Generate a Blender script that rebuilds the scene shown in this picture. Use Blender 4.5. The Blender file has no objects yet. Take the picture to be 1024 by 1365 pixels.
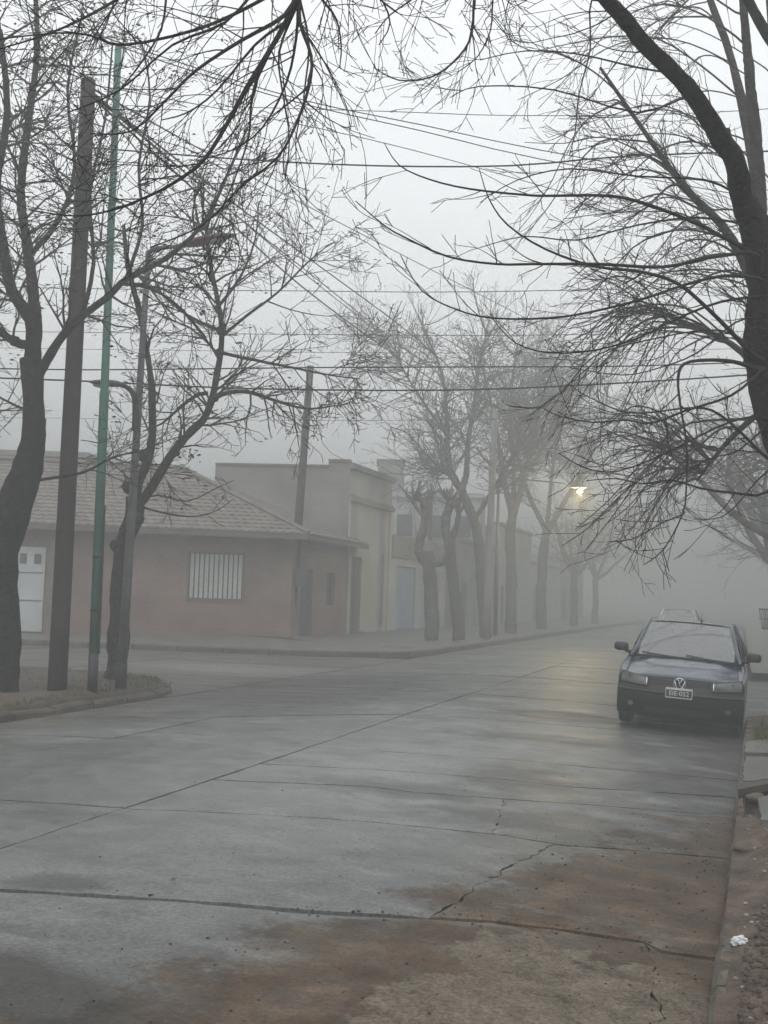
import bpy, math, random
from mathutils import Vector, noise, Matrix

RND = random.Random(7)
sc = bpy.context.scene
COL = sc.collection

# ------------------------------------------------------------------ camera
F = 1450.0
PITCH, ROLL, CAMZ = math.atan(111 / F), 0.0315, 1.55
_f = Vector((0, math.cos(PITCH), math.sin(PITCH)))
_u0 = Vector((0, -math.sin(PITCH), math.cos(PITCH)))
_r0 = Vector((1, 0, 0))
_up = _u0 * math.cos(ROLL) - _r0 * math.sin(ROLL)
_rt = _r0 * math.cos(ROLL) + _u0 * math.sin(ROLL)
cam_data = bpy.data.cameras.new('camera')
cam = bpy.data.objects.new('camera', cam_data)
COL.objects.link(cam)
cam_data.sensor_fit = 'VERTICAL'
cam_data.sensor_height = 36.0
cam_data.lens = 36.0 * F / 1365.0
cam_data.clip_end = 2000
cam_data.clip_start = 0.05
m = Matrix((( _rt.x, _up.x, -_f.x, 0), (_rt.y, _up.y, -_f.y, 0), (_rt.z, _up.z, -_f.z, CAMZ), (0, 0, 0, 1)))
cam.matrix_world = m
sc.camera = cam

# ------------------------------------------------------------------ light
SKY_LO, SKY_HI = 1.06, 1.50
SUN_EL, SUN_AZ = math.radians(55), math.radians(200)
w = bpy.data.worlds.new('World'); sc.world = w; w.use_nodes = True
nt = w.node_tree; nt.nodes.clear()
o_ = nt.nodes.new('ShaderNodeOutputWorld'); bg = nt.nodes.new('ShaderNodeBackground')
sky = nt.nodes.new('ShaderNodeTexSky'); sky.sky_type = 'NISHITA'; sky.sun_disc = False
sky.sun_elevation = SUN_EL; sky.sun_rotation = SUN_AZ; sky.dust_density = 8; sky.air_density = 1.0; sky.ozone_density = 1
hs = nt.nodes.new('ShaderNodeHueSaturation'); hs.inputs['Saturation'].default_value = 0.10
mx = nt.nodes.new('ShaderNodeMixRGB'); mx.inputs[0].default_value = 0.7; mx.inputs[2].default_value = (7.5, 7.75, 7.9, 1)
nt.links.new(sky.outputs[0], hs.inputs['Color']); nt.links.new(hs.outputs[0], mx.inputs[1])
# overcast sky: brightness rises steadily from the horizon to the zenith (CIE overcast law)
tcw = nt.nodes.new('ShaderNodeTexCoord'); sxw = nt.nodes.new('ShaderNodeSeparateXYZ'); nt.links.new(tcw.outputs['Generated'], sxw.inputs[0])
mrw = nt.nodes.new('ShaderNodeMapRange'); mrw.inputs['From Min'].default_value = 0; mrw.inputs['From Max'].default_value = 1
mrw.inputs['To Min'].default_value = SKY_LO; mrw.inputs['To Max'].default_value = SKY_HI
nt.links.new(sxw.outputs[2], mrw.inputs[0])
vmw = nt.nodes.new('ShaderNodeVectorMath'); vmw.operation = 'SCALE'; nt.links.new(mx.outputs[0], vmw.inputs[0]); nt.links.new(mrw.outputs[0], vmw.inputs['Scale'])
nt.links.new(vmw.outputs[0], bg.inputs[0]); bg.inputs[1].default_value = 0.10
nt.links.new(bg.outputs[0], o_.inputs[0])
sd = bpy.data.lights.new('sun', 'SUN'); sd.energy = 0.5; sd.angle = math.radians(25); sd.color = (1, 0.97, 0.93)
sun = bpy.data.objects.new('sun', sd); COL.objects.link(sun)
sdir = Vector((math.sin(SUN_AZ) * math.cos(SUN_EL), math.cos(SUN_AZ) * math.cos(SUN_EL), math.sin(SUN_EL)))
sun.rotation_euler = sdir.to_track_quat('Z', 'Y').to_euler()
sc.view_settings.view_transform = 'Standard'; sc.view_settings.look = 'None'
sc.view_settings.gamma = 1; sc.view_settings.use_curve_mapping = False
sc.view_settings.exposure = 0.84
sc.cycles.volume_bounces = 3; sc.cycles.max_bounces = 6; sc.cycles.diffuse_bounces = 2; sc.cycles.glossy_bounces = 2
sc.cycles.transparent_max_bounces = 6; sc.cycles.use_denoising = True
HAZE = 0.0190

# ------------------------------------------------------------------ pixel rays and the road frame
def ray(px, py):
    return (_f + _rt * ((px - 512) / F) - _up * ((py - 682.5) / F)).normalized()
def P(px, py, Y):
    d = ray(px, py); t = Y / d.y
    return Vector((0, 0, CAMZ)) + d * t
def G(px, py, z=0.0):
    d = ray(px, py); t = (z - CAMZ) / d.z
    return Vector((0, 0, CAMZ)) + d * t
AZ = math.radians(18.3); SA, CA = math.sin(AZ), math.cos(AZ)
W2 = 4.25
def UV(p): return (p.x * CA - p.y * SA, p.x * SA + p.y * CA)
def XY(u, v): return (u * CA + v * SA, -u * SA + v * CA)
def crown(u): 
    k = min(1.0, abs(u + W2) / W2)
    return -0.13 * k * k
def R(u, v, z=None):
    x, y = XY(u, v)
    return Vector((x, y, crown(u) if z is None else z))
def Gr(px, py):                       # pixel -> (u, v) on the crowned road
    z = 0
    for _ in range(5):
        p = G(px, py, z); u, v = UV(p); z = crown(u)
    return u, v
def n3(x, y, z=0.0): return noise.noise(Vector((x, y, z)))

# ------------------------------------------------------------------ materials
def mat(name, c, rough=0.8, var=0.25, scale=3.0, bump=0.3, bscale=30.0, metal=0.0, spec=0.4, c2=None, detail=6, bdist=0.01, coat=0.0):
    m = bpy.data.materials.new(name); m.use_nodes = True; t = m.node_tree; N = t.nodes; L = t.links
    b = N['Principled BSDF']; b.inputs['Roughness'].default_value = rough; b.inputs['Metallic'].default_value = metal
    b.inputs['Specular IOR Level'].default_value = spec; b.inputs['Coat Weight'].default_value = coat
    g = N.new('ShaderNodeNewGeometry')
    a = N.new('ShaderNodeTexNoise'); a.inputs['Scale'].default_value = scale; a.inputs['Detail'].default_value = detail
    L.new(g.outputs['Position'], a.inputs['Vector'])
    r = N.new('ShaderNodeValToRGB'); r.color_ramp.elements[0].position = 0.3; r.color_ramp.elements[1].position = 0.7
    c2 = c2 or tuple(x * (1 - var) for x in c)
    r.color_ramp.elements[0].color = (*c2, 1); r.color_ramp.elements[1].color = (*[min(1, x * (1 + var * .5)) for x in c], 1)
    L.new(a.outputs['Fac'], r.inputs[0]); L.new(r.outputs[0], b.inputs['Base Color'])
    if bump:
        n = N.new('ShaderNodeTexNoise'); n.inputs['Scale'].default_value = bscale; n.inputs['Detail'].default_value = 5
        L.new(g.outputs['Position'], n.inputs['Vector'])
        bp = N.new('ShaderNodeBump'); bp.inputs['Strength'].default_value = bump; bp.inputs['Distance'].default_value = bdist
        L.new(n.outputs['Fac'], bp.inputs['Height']); L.new(bp.outputs[0], b.inputs['Normal'])
    return m

def math_node(N, L, op, a, b=None, clamp=False):
    n = N.new('ShaderNodeMath'); n.operation = op; n.use_clamp = clamp
    for k, v in enumerate((a, b)):
        if v is None: continue
        if isinstance(v, (int, float)): n.inputs[k].default_value = v
        else: L.new(v, n.inputs[k])
    return n.outputs[0]
def ramp(N, L, src, stops):
    r = N.new('ShaderNodeValToRGB'); e = r.color_ramp.elements
    while len(e) < len(stops): e.new(0.5)
    for k, (p, c) in enumerate(stops):
        e[k].position = p; e[k].color = (*c, 1) if not isinstance(c, (int, float)) else (c, c, c, 1)
    L.new(src, r.inputs[0]); return r.outputs[0]
def noise_node(N, L, vec, scale, detail=6, rough=0.55, stretch=None):
    if stretch:
        mp = N.new('ShaderNodeMapping'); mp.inputs['Scale'].default_value = stretch; L.new(vec, mp.inputs[0]); vec = mp.outputs[0]
    a = N.new('ShaderNodeTexNoise'); a.inputs['Scale'].default_value = scale; a.inputs['Detail'].default_value = detail
    a.inputs['Roughness'].default_value = rough; L.new(vec, a.inputs['Vector']); return a.outputs['Fac']
def mixc(N, L, fac, a, b):
    n = N.new('ShaderNodeMixRGB')
    if isinstance(fac, (int, float)): n.inputs[0].default_value = fac
    else: L.new(fac, n.inputs[0])
    for k, v in ((1, a), (2, b)):
        if isinstance(v, tuple): n.inputs[k].default_value = (*v, 1)
        else: L.new(v, n.inputs[k])
    return n.outputs[0]

def concrete_road():
    m = bpy.data.materials.new('worn_concrete'); m.use_nodes = True; t = m.node_tree; N = t.nodes; L = t.links
    b = N['Principled BSDF']; g = N.new('ShaderNodeNewGeometry')
    rot = N.new('ShaderNodeVectorRotate'); rot.rotation_type = 'Z_AXIS'; rot.inputs['Angle'].default_value = AZ
    L.new(g.outputs['Position'], rot.inputs['Vector']); pos = rot.outputs[0]      # now x = u, y = v
    sep = N.new('ShaderNodeSeparateXYZ'); L.new(pos, sep.inputs[0]); u, v = sep.outputs[0], sep.outputs[1]
    n1 = noise_node(N, L, pos, 0.55, 5); n2 = noise_node(N, L, pos, 3.2, 8, 0.65); n3_ = noise_node(N, L, pos, 45, 4, 0.7)
    st = noise_node(N, L, pos, 1.5, 10, 0.70, (0.55, 1.35, 1))
    # base concrete
    base = ramp(N, L, n2, [(0.28, (0.072, 0.077, 0.075)), (0.5, (0.112, 0.118, 0.114)), (0.72, (0.178, 0.185, 0.179))])
    base = mixc(N, L, ramp(N, L, n1, [(0.42, 0.0), (0.56, 0.65)]), base, (0.070, 0.069, 0.064))
    # dark damp streaks across the lane, strongest towards the right-hand gutter
    near = math_node(N, L, 'MULTIPLY', math_node(N, L, 'ADD', u, 4.2), 0.034)
    damp = ramp(N, L, math_node(N, L, 'ADD', st, near), [(0.53, 0.0), (0.60, 1.0)])
    base = mixc(N, L, math_node(N, L, 'MULTIPLY', damp, 0.72), base, (0.036, 0.034, 0.031))
    # brown mud film: wide by the camera, a tapering band along the right gutter
    e = math_node(N, L, 'SUBTRACT', math_node(N, L, 'ADD', u, 3.95), math_node(N, L, 'MULTIPLY', v, 0.41))
    wob = math_node(N, L, 'MULTIPLY', math_node(N, L, 'SUBTRACT', noise_node(N, L, pos, 1.5, 11, 0.74), 0.5), 2.6)
    e = math_node(N, L, 'ADD', e, wob)
    mud = ramp(N, L, math_node(N, L, 'ADD', math_node(N, L, 'MULTIPLY', e, 0.5), 0.5), [(0.44, 0.0), (0.54, 0.75), (0.7, 1.0)])
    # left gutter and corner dirt
    e2 = math_node(N, L, 'MULTIPLY', math_node(N, L, 'ADD', u, 7.0), -0.55)
    e2 = math_node(N, L, 'ADD', e2, math_node(N, L, 'MULTIPLY', math_node(N, L, 'SUBTRACT', n1, 0.5), 2.0))
    mud2 = ramp(N, L, math_node(N, L, 'ADD', math_node(N, L, 'MULTIPLY', e2, 0.5), 0.5), [(0.42, 0.0), (0.75, 0.9)])
    mudc = ramp(N, L, n2, [(0.3, (0.034, 0.023, 0.016)), (0.5, (0.070, 0.047, 0.031)), (0.72, (0.122, 0.085, 0.054))])
    holes = ramp(N, L, noise_node(N, L, pos, 6.5, 8, 0.7, (0.55, 1.5, 1)), [(0.47, 1.0), (0.62, 0.5)])
    base = mixc(N, L, math_node(N, L, 'MULTIPLY', mud, math_node(N, L, 'MULTIPLY', holes, 0.97)), base, mudc)
    base = mixc(N, L, math_node(N, L, 'MULTIPLY', mud2, 0.7), base, (0.075, 0.063, 0.052))
    def spot(cu, cv, hu, hv, wn, lo=.8, hi=1.15):          # irregular patch of its own shape on the road
        a = math_node(N, L, 'DIVIDE', math_node(N, L, 'SUBTRACT', u, cu), hu); c = math_node(N, L, 'DIVIDE', math_node(N, L, 'SUBTRACT', v, cv), hv)
        d = math_node(N, L, 'SQRT', math_node(N, L, 'ADD', math_node(N, L, 'MULTIPLY', a, a), math_node(N, L, 'MULTIPLY', c, c)))
        d = math_node(N, L, 'ADD', d, math_node(N, L, 'MULTIPLY', math_node(N, L, 'SUBTRACT', wn, .5), 2.0))
        return ramp(N, L, math_node(N, L, 'MULTIPLY', d, .5), [(lo * .5, 1.0), (hi * .5, 0.0)])
    wn = noise_node(N, L, pos, 2.4, 8, .65)
    agg = spot(-.74, 4.35, .66, 1.1, wn, .88, .98)
    gritc = ramp(N, L, math_node(N, L, 'ADD', math_node(N, L, 'MULTIPLY', noise_node(N, L, pos, 70, 4, .8), .5), math_node(N, L, 'MULTIPLY', noise_node(N, L, pos, 7, 9, .75), .5)), [(.38, (.026, .019, .014)), (.46, (.105, .086, .064)), (.62, (.200, .172, .132))])
    base = mixc(N, L, math_node(N, L, 'MULTIPLY', agg, .92), base, gritc)
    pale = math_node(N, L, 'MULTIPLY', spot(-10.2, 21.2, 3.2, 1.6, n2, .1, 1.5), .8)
    dk = spot(-5.2, 5.6, 2.6, 3.2, wn, .3, 1.5)
    base = mixc(N, L, math_node(N, L, 'MULTIPLY', math_node(N, L, 'MULTIPLY', dk, .55), math_node(N, L, 'SUBTRACT', 1.0, mud, True)), base, (.055, .058, .057))
    pale = math_node(N, L, 'MAXIMUM', pale, math_node(N, L, 'MULTIPLY', spot(-2.9, 9.5, 1.9, 6.0, wn, .1, 1.5), 1.3))  # wet sheen of the lane painted in as a lighter patch
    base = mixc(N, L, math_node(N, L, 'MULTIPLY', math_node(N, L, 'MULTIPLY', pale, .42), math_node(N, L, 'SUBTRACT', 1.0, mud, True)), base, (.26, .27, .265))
    oil = math_node(N, L, 'MAXIMUM', spot(-2.2, 15.2, 1.1, .55, wn), math_node(N, L, 'MULTIPLY', spot(-6.9, 17.2, 1.7, 4.4, wn, .8, 1.35), 1.0))
    oil = math_node(N, L, 'MAXIMUM', oil, spot(-2.7, 3.7, .75, .45, wn, .5, 1.2))
    for sp in ((-1.9, 9.7, .5, .9), (-.55, 10.6, .45, 1.1), (-1.3, 8.0, 1.0, .45), (-2.6, 8.6, .8, .35), (-2.1, 12.6, 1.2, .4), (-3.4, 5.0, .25, .2)):
        oil = math_node(N, L, 'MAXIMUM', oil, math_node(N, L, 'MULTIPLY', spot(*sp, n2, .55, 1.25), .62))
    base = mixc(N, L, math_node(N, L, 'MULTIPLY', oil, .8), base, (.032, .029, .026))
    # fine grain, pits
    pit = N.new('ShaderNodeTexVoronoi'); pit.inputs['Scale'].default_value = 2.1; L.new(pos, pit.inputs['Vector'])
    pitm = ramp(N, L, pit.outputs['Distance'], [(0.018, 1.0), (0.032, 0.0)])
    gr = ramp(N, L, n3_, [(0.3, 0.55), (0.7, 1.3)])
    mul = N.new('ShaderNodeMixRGB'); mul.blend_type = 'MULTIPLY'; mul.inputs[0].default_value = 1
    L.new(base, mul.inputs[1]); L.new(gr, mul.inputs[2])
    base = mixc(N, L, math_node(N, L, 'MULTIPLY', pitm, 0.75), mul.outputs[0], (0.05, 0.047, 0.042))
    L.new(base, b.inputs['Base Color'])
    rg = ramp(N, L, st, [(0.3, 0.66), (0.5, 0.48), (0.68, 0.34)])
    rr = mixc(N, L, mud, rg, (0.72, 0.72, 0.72)); L.new(rr, b.inputs['Roughness'])
    b.inputs['Specular IOR Level'].default_value = 0.20
    h = math_node(N, L, 'ADD', math_node(N, L, 'MULTIPLY', n3_, 0.6), math_node(N, L, 'ADD', n2, math_node(N, L, 'MULTIPLY', math_node(N, L, 'MULTIPLY', agg, 4.0), noise_node(N, L, pos, 38, 6, .8))))
    bp = N.new('ShaderNodeBump'); bp.inputs['Strength'].default_value = 0.6; bp.inputs['Distance'].default_value = 0.006
    L.new(h, bp.inputs['Height']); L.new(bp.outputs[0], b.inputs['Normal'])
    return m

M = {
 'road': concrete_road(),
 'joint': mat('joint_dirt', (0.014, 0.012, 0.010), 0.9, 0.4, 12),
 'dirt': mat('packed_dirt', (0.072, 0.057, 0.045), 0.9, 0.5, 2.2, 0.8, 18, c2=(0.055, 0.042, 0.032), bdist=0.03),
 'mud': mat('wet_mud', (0.085, 0.060, 0.043), 0.8, 0.5, 5, 1.0, 22, c2=(0.028, 0.020, 0.015), bdist=0.05, detail=10),
 'pave': mat('pavement_cement', (0.095, 0.093, 0.085), 0.6, 0.35, 1.6, 0.5, 30),
 'kerb': mat('kerb_concrete', (0.062, 0.054, 0.046), 0.8, 0.45, 3, 0.8, 25),
 'kerbpale': mat('kerb_pale', (0.12, 0.115, 0.095), 0.7, 0.4, 4, 0.8, 25),
 'kerbold': mat('kerb_mossy', (0.085, 0.085, 0.066), 0.8, 0.5, 6, 0.9, 30, c2=(.05, .04, .03)),
 'clod': mat('soil_clod', (0.065, 0.047, 0.035), 0.9, 0.5, 12, 1.0, 40, c2=(.022, .016, .012)),
 'pebble': mat('pale_pebble', (0.22, 0.20, 0.17), 0.8, 0.4, 9, 0.5, 40),
 'kerbdirt': mat('kerb_dirty', (0.075, 0.062, 0.050), 0.9, 0.5, 3, 1.0, 18, c2=(.035, .028, .022)),
 'stone': mat('rubble_stone', (0.11, 0.085, 0.066), 0.85, 0.5, 9, 0.8, 30),
 'grass': mat('grass_blades', (0.07, 0.075, 0.035), 0.7, 0.5, 6, 0),
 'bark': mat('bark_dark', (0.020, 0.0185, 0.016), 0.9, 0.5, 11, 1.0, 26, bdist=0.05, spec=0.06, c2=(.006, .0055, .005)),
 'barkfar': mat('fog_paled_bark', (0.10, 0.093, 0.085), 0.9, 0.4, 3, 0.8, 14, bdist=0.05, spec=0.06),  # bark lightened in colour to add to the fog over distant trees
 'twigfar': mat('fog_paled_twig', (0.085, 0.078, 0.072), 0.9, 0.3, 6, 0, spec=0.15),  # same fog paling put into the twig colour
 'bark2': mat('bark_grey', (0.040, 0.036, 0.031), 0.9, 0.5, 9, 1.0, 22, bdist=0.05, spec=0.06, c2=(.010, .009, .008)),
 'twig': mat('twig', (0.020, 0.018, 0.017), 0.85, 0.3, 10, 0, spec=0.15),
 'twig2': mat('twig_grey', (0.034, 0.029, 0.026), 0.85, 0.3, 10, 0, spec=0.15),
 'seed': mat('dry_leaf', (0.05, 0.034, 0.026), 0.8, 0.4, 6, 0, spec=0.15),
 'wood': mat('pole_wood', (0.034, 0.028, 0.024), 0.9, 0.4, 5, 0.6, 30),
 'green': mat('green_paint', (0.045, 0.15, 0.115), 0.55, 0.3, 4, 0.2, 20),
 'black': mat('black_paint', (0.02, 0.02, 0.022), 0.6, 0.3, 5, 0.2, 30),
 'steel': mat('grey_steel', (0.11, 0.115, 0.12), 0.55, 0.3, 5, 0.2, 30, metal=0.3),
 'lampred': mat('faded_red_shell', (0.13, 0.05, 0.045), 0.6, 0.3, 5, 0.1),
 'wire': mat('wire_black', (0.018, 0.018, 0.019), 0.7, 0.1, 5, 0),
 'brick': mat('brick_wall', (0.22, 0.135, 0.11), 0.85, 0.3, 1.2, 0.6, 10),
 'brickred': mat('red_base_wall', (0.34, 0.13, 0.11), 0.8, 0.3, 1.5, 0.4, 14),
 'mortar': mat('mortar', (0.15, 0.13, 0.12), 0.9, 0.3, 4),
 'tile': mat('roof_tile', (0.15, 0.128, 0.115), 0.8, 0.35, 2.2, 0.4, 12),
 'stucco': mat('beige_stucco', (0.36, 0.35, 0.315), 0.85, 0.2, 0.8, 0.4, 14),
 'stucco2': mat('grey_render', (0.20, 0.19, 0.18), 0.9, 0.35, 0.9, 0.4, 14),
 'stucco3': mat('pale_render', (0.34, 0.36, 0.36), 0.9, 0.2, 0.8, 0.3, 14),
 'white': mat('white_paint', (0.46, 0.49, 0.50), 0.6, 0.12, 2, 0.1),
 'slat': mat('shutter_slat', (0.40, 0.40, 0.38), 0.6, 0.15, 2, 0.1),
 'bluedoor': mat('blue_grey_door', (0.25, 0.29, 0.40), 0.6, 0.2, 2, 0.1),
 'darkdoor': mat('dark_door', (0.05, 0.05, 0.05), 0.6, 0.2, 3, 0.2),
 'winglass': mat('window_glass', (0.04, 0.05, 0.055), 0.12, 0.2, 2, 0, spec=0.6),
 'soffit': mat('soffit_wood', (0.11, 0.085, 0.07), 0.8, 0.2, 3, 0.2),
 'tissue': mat('white_plastic', (0.50, 0.52, 0.53), 0.5, 0.08, 20, 0),
 'leafbush': mat('bush_leaf', (0.05, 0.06, 0.035), 0.7, 0.5, 5, 0),
}

# ------------------------------------------------------------------ mesh helpers
class MB:
    def __init__(s): s.v = []; s.f = []; s.mi = []
    def face(s, idx, mi=0): s.f.append(idx); s.mi.append(mi)
    def box(s, c, size, rz=0.0, mi=0, taper=1.0):
        c = Vector(c); b = len(s.v); hx, hy, hz = size[0] / 2, size[1] / 2, size[2] / 2
        cr, sr = math.cos(rz), math.sin(rz)
        for z, k in ((-hz, 1.0), (hz, taper)):
            for x, y in ((-hx, -hy), (hx, -hy), (hx, hy), (-hx, hy)):
                x *= k; y *= k
                s.v.append((c.x + x * cr - y * sr, c.y + x * sr + y * cr, c.z + z))
        for q in ((0, 3, 2, 1), (4, 5, 6, 7), (0, 1, 5, 4), (1, 2, 6, 5), (2, 3, 7, 6), (3, 0, 4, 7)):
            s.face([b + i for i in q], mi)
    def quadbox(s, a, b_, z0, z1, t, mi=0):          # wall slab from a to b (xy), thickness t to the left of a->b
        a = Vector(a[:2]); b2 = Vector(b_[:2]); d = (b2 - a).normalized(); n = Vector((-d.y, d.x)) * t
        k = len(s.v)
        for z in (z0, z1):
            for q in (a, b2, b2 + n, a + n): s.v.append((q.x, q.y, z))
        for q in ((0, 3, 2, 1), (4, 5, 6, 7), (0, 1, 5, 4), (1, 2, 6, 5), (2, 3, 7, 6), (3, 0, 4, 7)):
            s.face([k + i for i in q], mi)
    def tube(s, pts, rad, sides=5, cap=True, knob=0.0):
        n = len(pts); b0 = len(s.v); V = s.v
        prev = None
        for i in range(n):
            p = pts[i]
            t = (pts[min(i + 1, n - 1)] - pts[max(i - 1, 0)])
            if t.length < 1e-9: t = Vector((0, 0, 1))
            t.normalize()
            if prev is None:
                a = Vector((0, 0, 1)) if abs(t.z) < 0.9 else Vector((1, 0, 0))
                x = t.cross(a).normalized()
            else:
                x = (prev - t * prev.dot(t))
                if x.length < 1e-6: x = t.orthogonal()
                x.normalize()
            prev = x; y = t.cross(x)
            r = rad[i]
            for k in range(sides):
                a = 2 * math.pi * k / sides
                rr = r
                if knob: 
                    q = p + x * math.cos(a) * r + y * math.sin(a) * r
                    rr = r * (1 + knob * noise.noise(q * (1.3 / max(r, .02) * .25)) + knob * .5 * noise.noise(q * (5 / max(r, .02) * .25)))
                    if r > .05: rr += .016 * noise.noise(Vector((math.cos(a) * 5.5, math.sin(a) * 5.5, q.z * 3.0 + q.x))) + .010 * noise.noise(Vector((math.cos(a) * 11, math.sin(a) * 11, q.z * 7.0)))
                q = p + x * (math.cos(a) * rr) + y * (math.sin(a) * rr)
                V.append((q.x, q.y, q.z))
        for i in range(n - 1):
            for k in range(sides):
                k2 = (k + 1) % sides
                s.face((b0 + i * sides + k, b0 + i * sides + k2, b0 + (i + 1) * sides + k2, b0 + (i + 1) * sides + k))
        if cap and sides > 3:
            s.face(tuple(b0 + k for k in range(sides))[::-1]); s.face(tuple(b0 + (n - 1) * sides + k for k in range(sides)))
    def grid(s, fn, nu, nv, mi=0, flip=False):
        b = len(s.v)
        for j in range(nv + 1):
            for i in range(nu + 1):
                p = fn(i / nu, j / nv); s.v.append((p[0], p[1], p[2]))
        for j in range(nv):
            for i in range(nu):
                q = (b + j * (nu + 1) + i, b + j * (nu + 1) + i + 1, b + (j + 1) * (nu + 1) + i + 1, b + (j + 1) * (nu + 1) + i)
                s.face(q[::-1] if flip else q, mi)
        return b
    def build(s, name, mats, parent=None, smooth=False, loc=None):
        me = bpy.data.meshes.new(name); 
        if loc is not None:
            lx, ly, lz = loc; s.v = [(a - lx, b - ly, c - lz) for a, b, c in s.v]
        me.from_pydata(s.v, [], s.f); 
        for mm in (mats if isinstance(mats, (list, tuple)) else [mats]): me.materials.append(mm)
        if any(s.mi): me.polygons.foreach_set('material_index', s.mi)
        if smooth: me.polygons.foreach_set('use_smooth', [True] * len(me.polygons))
        me.update()
        o = bpy.data.objects.new(name, me); COL.objects.link(o)
        if loc is not None: o.location = loc
        if parent is not None:
            o.parent = parent
            if parent.type == 'EMPTY' or True:
                if loc is None or True: o.matrix_parent_inverse = Matrix.Identity(4)
                pm = world_of(parent); o.matrix_local = pm.inverted() @ (Matrix.Translation(loc) if loc is not None else Matrix.Identity(4))
        return o
def world_of(o):
    mloc = Matrix.LocRotScale(o.location, o.rotation_euler, o.scale)
    return world_of(o.parent) @ mloc if o.parent else mloc
def empty(name, loc, rz=0.0):
    o = bpy.data.objects.new(name, None); COL.objects.link(o); o.location = loc; o.rotation_euler = (0, 0, rz); o.empty_display_size = .2
    return o
def tag(o, label=None, cat=None, group=None, kind=None):
    if label: o['label'] = label
    if cat: o['category'] = cat
    if group: o['group'] = group
    if kind: o['kind'] = kind
    return o
def bevel(o, w=0.01, seg=2):
    b = o.modifiers.new('bevel', 'BEVEL'); b.width = w; b.segments = seg; b.limit_method = 'ANGLE'
    return o

# ================================================================== THE SETTING
def ku(v): return min(.08, -.16 + .015 * v)
# broad ground sheet
g = MB()
def gfn(s, t):
    u = -180 + 360 * s; v = -40 + 400 * t
    return R(u, v, -0.30)
g.grid(gfn, 40, 40)
tag(g.build('ground', M['dirt']), kind='structure')

# --- road: bed plus slabs
def curve_uv(pxs):
    pts = sorted(Gr(*p) for p in pxs)
    return pts
def ev(c, x):                         # piecewise-linear, flat-slope extrapolation
    if x <= c[0][0]:
        a, b = c[0], c[min(1, len(c) - 1)]
    elif x >= c[-1][0]:
        a, b = c[-2], c[-1]
    else:
        for a, b in zip(c, c[1:]):
            if a[0] <= x <= b[0]: break
    if abs(b[0] - a[0]) < 1e-6: return a[1]
    k = (b[1] - a[1]) / (b[0] - a[0])
    if x < c[0][0] or x > c[-1][0]: k = max(-0.15, min(0.15, k))
    base = a if x >= a[0] else a
    if x > c[-1][0]: base = b
    return base[1] + k * (x - base[0])
J0 = curve_uv([(0, 1317), (109, 1328), (240, 1347)])
J1 = curve_uv([(0, 1185), (240, 1200), (440, 1216), (567, 1222), (653, 1227), (766, 1240), (858, 1253), (879, 1266), (945, 1276)])
J2 = curve_uv([(0, 1065), (175, 1077), (440, 1090), (560, 1101), (669, 1112), (746, 1125), (853, 1133), (960, 1142)])
J3 = curve_uv([(310, 1040), (500, 1048), (551, 1055), (669, 1064), (827, 1075), (976, 1087)])
J4 = curve_uv([(388, 1020), (500, 1025), (669, 1038), (756, 1048), (975, 1062)])
J5 = curve_uv([(0, 978), (164, 984), (383, 994), (560, 1004), (653, 1010), (807, 1024), (975, 1039)])
J6 = curve_uv([(246, 957), (481, 952), (551, 952), (817, 972)])
def const(v): return [(-20, v + 1.0), (20, v - 1.0)]
vlast = max(ev(J6, -4), ev(J6, -1))
far_js = [const(vlast + 3.0 + 4.4 * i) for i in range(16)]
CEN = [(0, -4.15), (3, -4.15), (8, -4.12), (14, -4.2), (25, -4.25), (100, -4.25)]
road = empty('road', (0, 0, -0.2)); road['kind'] = 'structure'
bed = MB()
def bedf(s, t):
    u = -8.6 + 8.70 * s; v = -6 + 116 * t
    return R(u, v, crown(u) - 0.035)
bed.grid(bedf, 24, 60)
tag(bed.build('road_bed', M['joint'], road), kind='structure')
slab_i = [0]
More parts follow.
